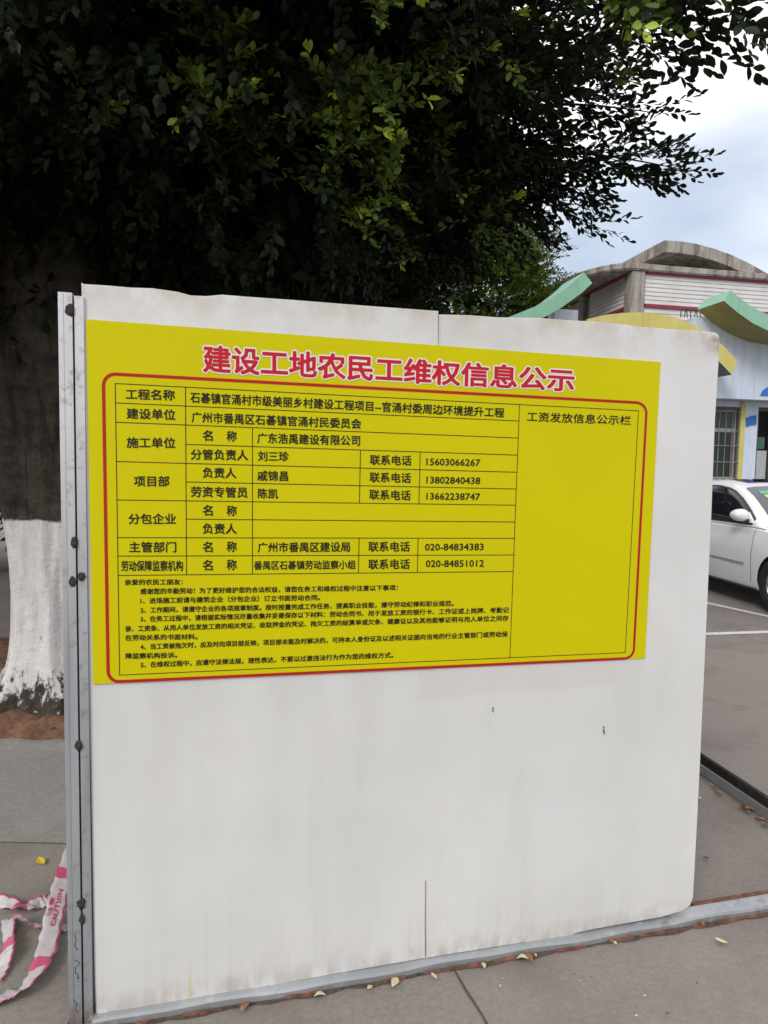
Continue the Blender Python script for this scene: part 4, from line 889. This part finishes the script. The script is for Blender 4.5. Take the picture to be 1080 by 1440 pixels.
for s in (-1, 1):
    fr = side_patch('window_trim', np.linspace(.82, -1.42, 40), zlo_t, zhi_t, TRM, s, .004)
    side_patch('side_window', np.linspace(.74, -.30, 22), zl, zh, CGL, s, .009)
    side_patch('side_window', np.linspace(-.37, -1.05, 16), zl, zh, CGL, s, .009)
    side_patch('quarter_window', np.linspace(-1.09, -1.34, 8), zl, zh, CGL, s, .009)
    # mirror with its triangular mount
    mx_ = .76; mir = bmesh.new(); bmesh.ops.create_uvsphere(mir, u_segments=20, v_segments=14, radius=1)
    for v in mir.verts:
        c = v.co; v.co = Vector((c.x*.08+(.02 if c.x > 0 else 0), c.y*.105, c.z*.072*(1-.15*c.y*s)))
        if v.co.x < -.045: v.co.x = -.045
    o = smooth(obj('wing_mirror', mir, PAINT, car), 50); o.location = (mx_-.02, s*.96, 1.06)
    b = bmesh.new(); tube(b, [(mx_-.0, s*.85, .99), (mx_-.02, s*.95, 1.02)], [.028, .022], 8); obj('mirror_stalk', b, TRM, o).matrix_parent_inverse = Matrix.Translation(-o.location)
    side_patch('mirror_mount', np.linspace(.84, .66, 8), lambda x: sv(x, 2)+.012, lambda x: min(gv(x+.08, 1)-.06, 1.10), PAINT, s, .012)
    # doors: seams, handles, rubbing strip
    def seam(x, z0, z1, w=.006):
        b = bmesh.new(); pp = []
        for z in np.linspace(z0, z1, 24):
            zb, zt_, hw = sv(x, 1), sv(x, 2), sv(x, 3); q = (z-zb)/(zt_-zb); y = np.interp(q, [p[1] for p in prof_n], [p[0] for p in prof_n])*hw; pp.append((y, z))
        for (y0, z0_), (y1, z1_) in zip(pp, pp[1:]):
            b.faces.new([b.verts.new(v) for v in ((x-w/2, s*(y0+.005), z0_), (x+w/2, s*(y0+.005), z0_), (x+w/2, s*(y1+.005), z1_), (x-w/2, s*(y1+.005), z1_))])
        return b
    for x, z0, z1 in ((.92, .30, .94), (-.33, .26, .94), (-1.0, .55, .97)): obj('door_seam', seam(x, z0, z1), TRM, car)
    b = bmesh.new(); box(b, -.95, .80, s*.905-.008, s*.905+.008, .485, .510); bevel(b, .006); obj('rubbing_strip', b, simple('strip_grey', (.30, .30, .30), .4), car)
    b = bmesh.new(); box(b, -1.0, 1.0, s*.880-.01, s*.880+.01, .215, .235); obj('sill_line', b, TRM, car)
    for x in (-.16, -.9): b = bmesh.new(); box(b, x-.1, x+.1, s*.915-.012, s*.915+.012, .80, .835); bevel(b, .008); obj('door_handle', b, PAINT, car)
    for ax in (1.38, -1.38):
        b = bmesh.new(); pr_ = [(.205, -.095), (.215, -.105), (.29, -.105), (.315, -.09), (.322, -.05), (.322, .05), (.315, .09), (.29, .105), (.205, .1)]
        rg = [[b.verts.new((ax+r_*math.cos(a), s*.80+y_, .326+r_*math.sin(a))) for r_, y_ in pr_] for a in np.linspace(0, 2*math.pi, 41)[:-1]]
        for i in range(40):
            for k in range(len(pr_)): b.faces.new((rg[i][k], rg[i][(k+1) % len(pr_)], rg[(i+1) % 40][(k+1) % len(pr_)], rg[(i+1) % 40][k]))
        bmesh.ops.recalc_face_normals(b, faces=b.faces); wh = smooth(obj('wheel', b, RUB, car), 40)
        b = bmesh.new(); yo = s*.885
        for k in range(10):
            a = 2*math.pi*k/10; tube(b, [(ax, yo, .326), (ax+.195*math.cos(a), yo-.012*s, .326+.195*math.sin(a))], [.026, .014], 6)
        tube(b, [(ax+.198*math.cos(a), yo-.012*s, .326+.198*math.sin(a)) for a in np.linspace(0, 2*math.pi, 33)], .013, 6, False)
        bmesh.ops.create_cone(b, cap_ends=True, segments=20, radius1=.05, radius2=.045, depth=.03, matrix=Matrix.Translation((ax, yo+.01*s, .326)) @ Matrix.Rotation(R(90), 4, 'X'))
        bmesh.ops.create_cone(b, cap_ends=True, segments=30, radius1=.2, radius2=.2, depth=.01, matrix=Matrix.Translation((ax, s*.80, .326)) @ Matrix.Rotation(R(90), 4, 'X'))
        bmesh.ops.recalc_face_normals(b, faces=b.faces); smooth(obj('rim', b, SIL, wh), 40)
    b = bmesh.new(); bmesh.ops.create_uvsphere(b, u_segments=16, v_segments=10, radius=1, matrix=Matrix.Translation((2.1, s*.62, .655)) @ Matrix.Rotation(-s*.55, 4, 'Z') @ Matrix.Diagonal((.16, .20, .075, 1))); smooth(obj('headlight', b, LAMP, car))
    b = bmesh.new(); bmesh.ops.create_uvsphere(b, u_segments=16, v_segments=10, radius=1, matrix=Matrix.Translation((-2.22, s*.62, .84)) @ Matrix.Diagonal((.12, .17, .09, 1))); smooth(obj('tail_light', b, REDL, car))
def top_patch(name, x0, x1, wf_, m, off, n=14):
    b = bmesh.new(); rows_ = []
    for x in np.linspace(x0, x1, n):
        zr, wt = gv(x, 1), gv(x, 2); w = wf_(x); ys = [0, .5*wt, wt-.12, wt-.02]; zs = [zr+.012, zr+.008, zr-.004, zr-.018]
        rows_.append([b.verts.new((x, y, float(np.interp(abs(y), ys, zs))+off)) for y in np.linspace(-w, w, 13)])
    for r0, r1 in zip(rows_, rows_[1:]):
        for k in range(12): b.faces.new((r0[k], r0[k+1], r1[k+1], r1[k]))
    bmesh.ops.recalc_face_normals(b, faces=b.faces); o = smooth(obj(name, b, m, car)); return o
ws = top_patch('windscreen', .98, .30, lambda x: gv(x, 2)-.03, WSG, .010)
top_patch('rear_window', -1.02, -1.72, lambda x: gv(x, 2)-.06, CGL, .010)
top_patch('sunroof', .12, -.30, lambda x: .44, CGL, .006)
STK = simple('green_sticker', (.10, .42, .33), .5); STY = simple('yellow_sticker', (.62, .60, .10), .5)
def stick(x0, x1, y0, y1, m):
    b = bmesh.new(); zz = lambda x, y: gv(x, 1)+float(np.interp(abs(y), [0, .5*gv(x, 2), gv(x, 2)-.12, gv(x, 2)-.02], [.012, .008, -.004, -.018]))+.0135
    b.faces.new([b.verts.new((x, y, zz(x, y))) for x, y in ((x0, y0), (x1, y0), (x1, y1), (x0, y1))]); bmesh.ops.recalc_face_normals(b, faces=b.faces); obj('sticker', b, m, ws)
stick(.50, .42, -.52, -.36, STK); stick(.57, .515, -.50, -.34, STY)
b = bmesh.new(); box(b, 2.315, 2.35, -.36, .36, .46, .60); bevel(b, .01); obj('grille', b, TRM, car)
b = bmesh.new(); box(b, 2.28, 2.33, -.5, .5, .25, .34); bevel(b, .01); obj('air_intake', b, TRM, car)

# ------------------------------------------------------------------ fallen leaves and litter
DRY = simple('dry_leaf', (.30, .15, .07), .7, var=.4, scale=20); YLF = simple('yellow_leaf', (.62, .45, .03), .6, var=.2, scale=20); PALE = simple('pale_leaf', (.58, .54, .34), .6, var=.2, scale=20); PURP = simple('dark_scrap', (.05, .025, .04), .7)
def litter(name, px, py, L, m, label, cat, group=None, z=.009, wid=.8):
    b = bmesh.new(); a = random.uniform(0, 6.28); q = G(px, py); s = Matrix.Translation((q.x, q.y, z)) @ Matrix.Rotation(a, 4, 'Z') @ Matrix.Rotation(random.uniform(-.25, .25), 4, 'X')
    rows_ = []
    for u in np.linspace(0, 1, 7):
        w = L*.34*wid*math.sin(math.pi*(u*.96+.02))**.8; cz = .10*L*math.sin(u*4+a)+.12*L*u
        rows_.append([b.verts.new(s @ Vector(((u-.5)*L, w*k, abs(k)*w*.55+cz))) for k in (-1, -.5, 0, .5, 1)])
    for r0, r1 in zip(rows_, rows_[1:]):
        for k in range(4): b.faces.new((r0[k], r0[k+1], r1[k+1], r1[k]))
    mn = min(v.co.z for v in b.verts)
    for v in b.verts: v.co.z += max(0, .0065-mn)
    bmesh.ops.recalc_face_normals(b, faces=b.faces); o = smooth(obj(name, b, m)); so = o.modifiers.new('s', 'SOLIDIFY'); so.thickness = .0008
    return tag(o, label, cat, group)
litter('fallen_leaf', 58, 1215, .055, YLF, 'yellow fallen leaf on the slab left of the post', 'leaf')
litter('fallen_leaf', 1014, 1328, .04, PALE, 'pale yellow leaf lying on the open concrete at lower right', 'leaf')
litter('litter_scrap', 992, 1210, .035, PURP, 'small dark purple scrap on the concrete right of the hoarding', 'litter', wid=.5)
litter('litter_pebble', 984, 1125, .03, PALE, 'tiny grey pebble beside the right edge of the hoarding', 'litter')
for px, py, L in ((1046, 1139, .05), (1054, 1142, .045), (1062, 1137, .04)): litter('fallen_leaf', px, py, L, DRY, 'dry brown leaf in the small heap beside the dark floor channel', 'leaf', 'dry leaves heaped by the floor channel')
for i in range(16):
    s = random.uniform(0, 1); litter('fallen_leaf', 988+92*s+random.uniform(-3, 0), 1100+62*s+random.uniform(-3, 4), random.uniform(.018, .034), DRY, 'small brown leaf scrap lying along the dark floor channel', 'leaf', 'leaf scraps along the floor channel')
for px, py in ((744, 1350), (752, 1347), (864, 1330), (520, 1393), (555, 1386), (450, 1405), (345, 1421), (985, 1303), (735, 1353), (610, 1377), (680, 1362), (860, 1326)):
    litter('fallen_leaf', px, py, random.uniform(.02, .045), DRY if random.random() < .6 else PALE, 'small dry leaf lying against the foot of the galvanised base rail', 'leaf', 'dry leaves along the base rail')
DIRT = simple('gathered_dirt', (.075, .055, .042), .95, var=.5, scale=60, bump=.5)
b = bmesh.new(); n = 150; va = []
for i in range(n+1):
    x = .02+3.1*i/n; w = .004+.012*abs(math.sin(i*.37)*math.sin(i*.113+1))+random.uniform(0, .005)
    a = HM @ Vector((x, -.018, .0)); c = HM @ Vector((x, -.020-w, .0)); va.append((b.verts.new((a.x, a.y, .007)), b.verts.new((c.x, c.y, .0042))))
for (a0_, c0_), (a1_, c1_) in zip(va, va[1:]): b.faces.new((a0_, c0_, c1_, a1_))
bmesh.ops.recalc_face_normals(b, faces=b.faces); tag(obj('gathered_dirt', b, DIRT), 'thin line of dark dirt gathered along the foot of the base rail', 'dirt', kind='stuff')
for i in range(14):
    litter('fallen_leaf', random.uniform(-10, 88), random.uniform(985, 1036), random.uniform(.03, .06), DRY if i % 3 else PALE, 'dry leaf lying on the soil round the whitewashed trunk', 'leaf', 'dry leaves on the soil', z=.055)
for i in range(9):
    litter('litter_pebble', random.uniform(680, 1075), random.uniform(1330, 1435), random.uniform(.006, .011), DIRT if i % 2 else PALE, 'tiny bit of grit on the open concrete in front of the rail', 'litter', 'grit on the near concrete')
